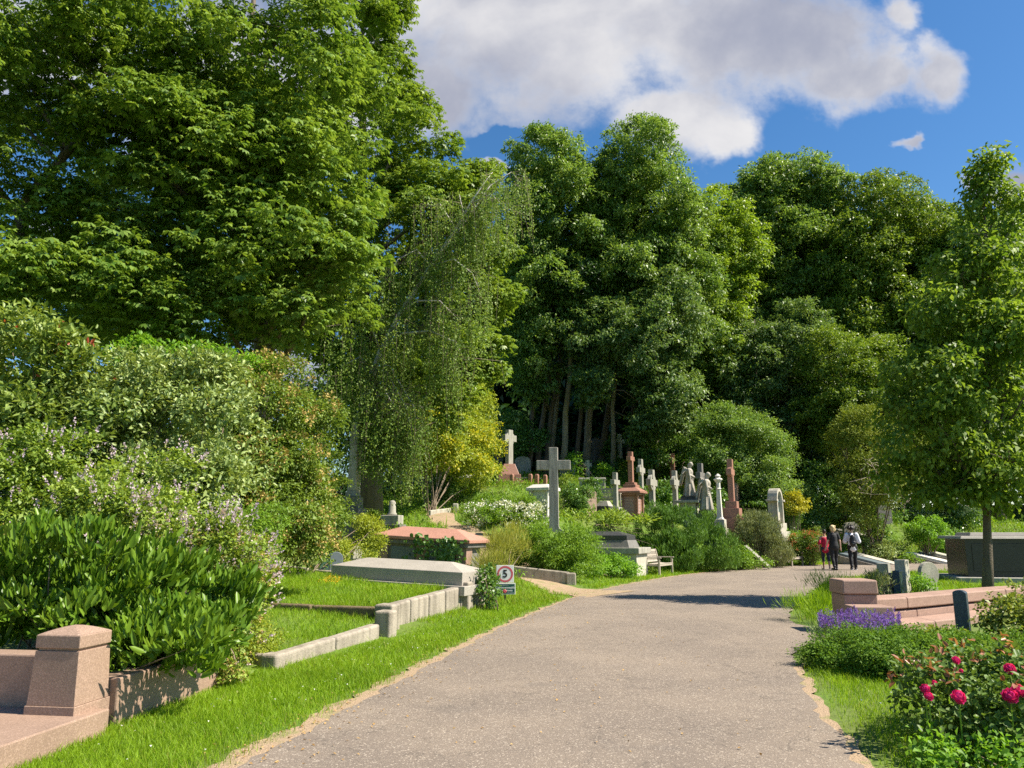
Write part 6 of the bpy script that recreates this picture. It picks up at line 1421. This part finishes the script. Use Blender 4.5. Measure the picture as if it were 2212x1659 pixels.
for i in range(0, 330, 2): mbx.tube([q[i]-dd[i]*.22-np.array(b), q[i]-np.array(b)], [.003, .002], 3, False)
mbx.build('flower_stalks', 'lavleaf', t)
bush('variegated_ivy', 'cube of variegated yellow ivy trimmed round a stone by the curved wall', 'hedge', np.array([(6.95, 11.0, .38, .5, .5, .40), (7.6, 11.0, .38, .55, .5, .40), (6.75, 10.8, .30, .35, .35, .34)]), 'goldivy', .06, .045, lai=6, m=8, px=False, lump=.14, cr=.05, zmin=.02)
bush('golden_ground_cover', 'golden variegated ground cover in front of the curved wall', 'plant', np.array([(5.9, 10.7, .1, .8, .6, .22), (6.6, 9.7, .12, .8, .6, .28), (5.3, 11.1, .08, .7, .4, .16), (7.2, 9.6, .15, .8, .7, .34)]), 'goldivy', .055, .04, lai=5.5, m=8, px=False, lump=.14, cr=.05, zmin=.02)
t, b, B, pos, out = bush('rose_bush', 'rose bush with bronze young leaves and large magenta roses near the camera', 'bush', np.array([(3.75, 6.45, .36, .58, .6, .30), (3.35, 6.2, .30, .40, .4, .28), (4.3, 6.4, .30, .6, .6, .26), (3.9, 6.7, .44, .45, .4, .17)]), 'rosel', .055, .036, lai=4.0, m=6, px=False, lump=.17, shape='oval', cr=.06, droop=.15, stem=30, stem_r=.007, zmin=.03)
q, d = outer_pick(B, pos, out, 34, lambda p: (p[:, 2] > .5), .04); Pf, Df, Nf, LL, WW = leafset(q, d, 7, .05, .062, .036, .2); V, F = leafverts(Pf-np.array(b), Df, Nf, LL, WW, 'oval'); quads('bronze_leaves', V, 6, F, 'bronze', t)
def rose(t, b, p, r):
    p = np.array(p); ax = nrm(np.array([-.1+rng.normal()*.25, -.75, .65])); u1 = nrm(np.cross(ax, [0, 0, 1.])); u2 = np.cross(u1, ax); P_ = []; D_ = []; N_ = []; LL = []; WW = []
    for ring, (n_, th) in enumerate(((3, 12), (5, 30), (7, 50), (8, 72), (9, 95), (8, 118))):
        for q in range(n_):
            a = 2*math.pi*(q+.5*(ring % 2))/n_+rng.normal()*.12; o_ = u1*math.cos(a)+u2*math.sin(a); th_ = R(th+rng.normal()*5)
            rad = o_*math.sin(th_)+ax*math.cos(th_); tan = ax*math.sin(th_)-o_*math.cos(th_)
            rr = r*(.62+.38*th/118); P_.append(p+rad*rr*.82-tan*r*.35); D_.append(tan+rad*.35); N_.append(rad); LL.append(r*.78); WW.append(r*.85)
    V, F = leafverts(np.array(P_)-np.array(b), np.array(D_), np.array(N_), np.array(LL), np.array(WW), 'oval', -.12, .05); o = quads('rose_bloom', V, 6, F, 'rose', t); return o
def z5(x, y): return 1700.7+x*.3056, 1152+y*.3056
for x, y, d, r in ((1193, 897, 6.25, .040), (1570, 955, 6.1, .05), (1590, 965, 6.15, .035), (973, 1097, 5.95, .042), (1000, 1152, 5.9, .04), (1038, 1060, 6.05, .028), (1211, 1157, 5.8, .062), (1575, 1147, 5.75, .066), (1632, 1112, 5.8, .06), (1228, 972, 6.2, .02)):
    p = at(*z5(x, y), d); rose(t, b, p, r*.8); MB().tube([p-np.array(b)+[0, .01, -.3], p-np.array(b)+[0, 0, -.02]], [.006, .005], 5).build('rose_stem', 'herb', t)
bush('wild_weeds', 'tangled weeds and grasses at the foot of the rose bush', 'plant', np.array([(3.55, 5.35, .06, .4, .3, .2), (4.1, 5.3, .08, .5, .35, .25), (3.15, 5.7, .04, .3, .3, .12)]), 'phil', .05, .03, lai=4.5, m=8, px=False, lump=.12, cr=.06, zmin=.01)
bush('long_grass_clump', 'clump of long dry grass and weeds before the pink end block', 'plant', [(1770, 1300, 36, 14, 15.6, .5), (1800, 1272, 30, 12, 17.5, .5), (1750, 1318, 30, 10, 14.6, .4)], 'grass', .16, .010, lai=5, m=14, lump=.16, cr=.12, droop=-1.1, spread=.5, stem=0)
bush('small_white_shrub', 'small white-flowered shrub beside the keyhole headstone', 'plant', [(1985, 1262, 24, 18, 19.8, .4)], 'phil', .06, .035, lai=5, m=8, lump=.12, cr=.07)
l = base_at(1961, 1290, 18.6); T = thing('glass_vase', 'small blue glass grave vase in the grass', 'vase', l); MB().lathe([(.05, 0), (.06, .02), (.055, .12), (.075, .2), (.065, .2), (.045, .12), (.045, .02)], 14).build('vase_body', 'glass', T, 0, True); MB().lathe([(.076, .195), (.08, .205), (.07, .205)], 14).build('rim', 'glass', T, 0, True)
bush('broom_shrub', 'bushy long-leaved weeds behind the pink end block', 'plant', [(1900, 1268, 16, 22, 17, .35)], 'heath', .12, .02, lai=5, m=9, lump=.1, cr=.07, droop=-.8)
# ------------------------------------------------------------ grass
def tri_blades(P, h, w, lean=.45):
    n = len(P); a = rng.random(n)*6.283; s = np.stack([np.cos(a), np.sin(a), np.zeros(n)], 1); ln = rng.normal(size=(n, 2))*lean
    tip = P+np.stack([ln[:, 0]*h, ln[:, 1]*h, h], 1); mid = P+(tip-P)*.5+np.stack([ln[:, 0]*h*-.12, ln[:, 1]*h*-.12, h*.08], 1)
    w = w[:, None]
    return np.stack([P-s*w*.5, P+s*w*.5, mid+s*w*.38, tip, mid-s*w*.38], 1), [(0, 1, 2, 4), (4, 2, 3)]
GV = []; DV = []
def scatter(poly, dens, hgt, zf, dry=.05, avoid_road=True, lean=.45, wmul=1.0):
    poly = np.asarray(poly, float)[:, :2]; lo = poly.min(0); hi = poly.max(0); N = int((hi-lo).prod()*dens)
    x = rng.uniform(lo[0], hi[0], N); y = rng.uniform(lo[1], hi[1], N); k = in_poly(x, y, poly); x, y = x[k], y[k]
    if avoid_road:
        k = ~in_poly(x, y, SEGP); x, y = x[k], y[k]
        sd = seg_dist(x, y, SEGP); k = (sd > .30) | (rng.random(len(x)) < np.clip((sd-.02)/.30, 0, 1)**1.6*.7); x, y = x[k], y[k]
    if len(x) and y.max() > 17 and x.min() < 3:
        k = seg_dist(x, y, PATHC, False) > np.where(y < 26, 1.05, .5)*rng.uniform(.8, 1.15, len(x)); x, y = x[k], y[k]
    z = zf(x, y); pch = wob(np.stack([x, y, 0*x], 1), 1.3)
    n = len(x); h = hgt*rng.uniform(.45, 1.3, n)*(1+.35*pch)*np.where(rng.random(n) < .03, 1.7, 1); w = np.maximum(.0042, .00058*y)*rng.uniform(.8, 1.4, n)*wmul
    V, F = tri_blades(np.stack([x, y, z-.005], 1), h, w, lean)
    dr = rng.random(n) < dry*(1+pch); GV.append(V[~dr]); DV.append(V[dr])
zero = lambda x, y: np.zeros(len(x))
Lx = RL[(RL[:, 1] > 2)]
left_strip = lambda y0, y1, wd: np.concatenate([Lx[(Lx[:, 1] >= y0) & (Lx[:, 1] <= y1)], (Lx[(Lx[:, 1] >= y0) & (Lx[:, 1] <= y1)]-np.array([wd, 0]))[::-1]])
scatter(left_strip(4.2, 9.6, 2.6), 4200, .062, zero, .05)
scatter(left_strip(8.0, 14.6, 2.3), 2600, .065, zero, .05)
scatter(left_strip(13.2, 20.5, 1.9), 1500, .075, lambda x, y: np.maximum(H(x, y), 0), .06)
scatter([(-4.2, 4.5), (-2.4, 4.5), (-2.0, 9), (-2.9, 9.4), (-3.6, 5.5)], 3600, .075, zero, .04)
scatter([(-3.0, 8.2), (-1.8, 8.2), (-1.9, 12), (-2.9, 9.5)], 2600, .07, zero, .05)
for poly, c in TURF:
    def zt(x, y, c=c):
        # invert the bilinear patch
        u = np.full(len(x), .5); v = np.full(len(x), .5)
        for _ in range(8):
            q = (c[0][None]*(1-u)[:, None]+c[1][None]*u[:, None])*(1-v)[:, None]+(c[3][None]*(1-u)[:, None]+c[2][None]*u[:, None])*v[:, None]
            du = (c[1]-c[0])[None]*(1-v)[:, None]+(c[2]-c[3])[None]*v[:, None]; dv = (c[3]-c[0])[None]*(1-u)[:, None]+(c[2]-c[1])[None]*u[:, None]
            ex, ey = x-q[:, 0], y-q[:, 1]; det = du[:, 0]*dv[:, 1]-du[:, 1]*dv[:, 0]; u = np.clip(u+(ex*dv[:, 1]-ey*dv[:, 0])/det, 0, 1); v = np.clip(v+(du[:, 0]*ey-du[:, 1]*ex)/det, 0, 1)
        q = (c[0][None]*(1-u)[:, None]+c[1][None]*u[:, None])*(1-v)[:, None]+(c[3][None]*(1-u)[:, None]+c[2][None]*u[:, None])*v[:, None]; return q[:, 2]-.01
    scatter(poly, 1700, .10, zt, .06, False)
scatter([(2.0, 4.0), (7.0, 4.5), (7.0, 9.2), (3.2, 12.6), (2.2, 12.5), (2.5, 8)], 2600, .055, zero, .04)
scatter([(3.0, 8.8), (7, 9), (8.5, 12.5), (4.0, 12.4)], 900, .06, zero, .06)
mound = [gnd(*p)[:2] for p in ((1702, 1338), (1722, 1300), (1765, 1270), (1810, 1252), (1960, 1240))]+[(14, 26), (13, 19), (9, 16), (6, 13.4), (5.2, 13.0)]
scatter(mound, 520, .16, zero, .10)
scatter([(7, 14.2), (20, 20), (26, 34), (16, 34), (12, 26), (8, 18)], 160, .14, zero, .10)
# bench side verge and the far side of the lane
nb = [gnd(*p)[:2] for p in ((1240, 1296), (1310, 1273), (1400, 1256), (1470, 1245), (1600, 1232), (1720, 1223), (1960, 1217))]
scatter(nb+[(26, 46), (16, 43), (8, 35), (4, 29.5), (1.4, 24.4), (.4, 23)], 330, .085, lambda x, y: H(x, y), .07)
scatter([(-1.2, 16.5), (1.2, 18.5), (.5, 24), (-3, 26), (-3.2, 22)], 500, .13, lambda x, y: H(x, y), .18)
hill = [(-9, 24), (0, 22.5), (5, 29), (10, 36), (18, 42), (32, 44), (34, 58), (0, 58), (-9, 44)]
scatter(hill, 60, .20, lambda x, y: H(x, y), .15, True, .5, 1.3)
V = np.concatenate(GV); o = quads('grass', V, 5, [(0, 1, 2, 4), (4, 2, 3)], 'grass'); tag(o, 'bright green mown and long grass on verges and graves', 'grass', None, 'stuff')
V = np.concatenate(DV); o = quads('dry_grass', V, 5, [(0, 1, 2, 4), (4, 2, 3)], 'drygrass'); tag(o, 'straw-coloured dry blades among the green grass', 'grass', None, 'stuff')
# ground cover on the slope
N = 15000; x = rng.uniform(-9, 34, N); y = rng.uniform(23, 58, N); k = in_poly(x, y, hill) & ~in_poly(x, y, SEGP); x, y = x[k], y[k]
sd = seg_dist(x, y, SEGP); pd = seg_dist(x, y, PATHC, False); k = (sd > 1.7) & (pd > .8) & (wob(np.stack([x, y, 0*x], 1), .8, 1) > -.45); x, y = x[k], y[k]
z = H(x, y); n = len(x); pos = np.stack([x, y, z+.06+.16*rng.random(n)], 1); P, D, Nn, LL, WW = leafset(pos, np.tile([0, 0, 1.], (n, 1)), 7, .14, .12, .06, .0, .9, .5, 1.0)
V, F = leafverts(P, D, Nn, LL, WW); o = quads('ground_cover', V, 4, F, 'herb'); tag(o, 'leafy ground cover between the graves on the slope', 'ground cover', None, 'stuff')
# small wild flowers in the turf and dry leaves along the asphalt edge
fl = []
for X, Y in ((705, 1248), (716, 1252), (722, 1256), (700, 1252), (728, 1250), (650, 1287), (733, 1296)):
    for _ in range(4): fl.append(at(X+rng.normal()*5, Y+rng.normal()*2.5, 14.9+rng.normal()*.1))
fl = np.array(fl); T = thing('yellow_wildflowers', 'patch of small yellow wildflowers in the raised grassy plot', 'flowers', (fl[0][0], fl[0][1], .4)); flowers(T, T.location, fl, np.tile([0, 0, 1.], (len(fl), 1)), 'yfl', 'ball', .04, 9, 'blossoms')
n = 900; i = rng.integers(0, len(RL)-1, 4000); p = RL[i]+(RL[i+1]-RL[i])*rng.random((4000, 1)); p = p[(p[:, 1] > 4.5)][:n*2]; p = p+np.stack([rng.normal(size=len(p))*.28-.05, rng.normal(size=len(p))*.1], 1)
r2 = np.stack([rng.uniform(-2.5, 2.6, 500), rng.uniform(5, 22, 500)], 1); p = np.concatenate([p, r2[in_poly(r2[:, 0], r2[:, 1], SEGP)][:170]])
n = len(p); P = np.stack([p[:, 0], p[:, 1], np.full(n, .014)], 1); D = np.stack([rng.normal(size=n), rng.normal(size=n), rng.normal(size=n)*.12], 1)
V, F = leafverts(P, D, np.tile([0, 0, 1.], (n, 1))+rng.normal(size=(n, 3))*.25, rng.uniform(.015, .045, n), rng.uniform(.01, .025, n), 'kite'); o = quads('fallen_leaves', V, 4, F, 'deadleaf'); tag(o, 'dry fallen leaf litter along the edge of the asphalt', 'leaf litter', None, 'stuff')
n = 240; x = np.concatenate([rng.uniform(-3.2, -.8, n), rng.uniform(2.3, 4, 60)]); y = np.concatenate([rng.uniform(5, 15, n), rng.uniform(5, 8, 60)]); k = ~in_poly(x, y, SEGP) & (seg_dist(x, y, SEGP) > .35) & (seg_dist(x, y, SEGP) < 1.5); P = np.stack([x[k], y[k], np.full(k.sum(), .06)], 1)
me_root = (0, 0, 0); n = len(P); V, F = leafverts(P, rdir(n), np.tile([0, 0, 1.], (n, 1)), np.full(n, .018), np.full(n, .018), 'kite'); o = quads('clover_flowers', V, 4, F, 'daisy'); tag(o, 'tiny white clover flowers scattered in the verge', 'clover', None, 'stuff')
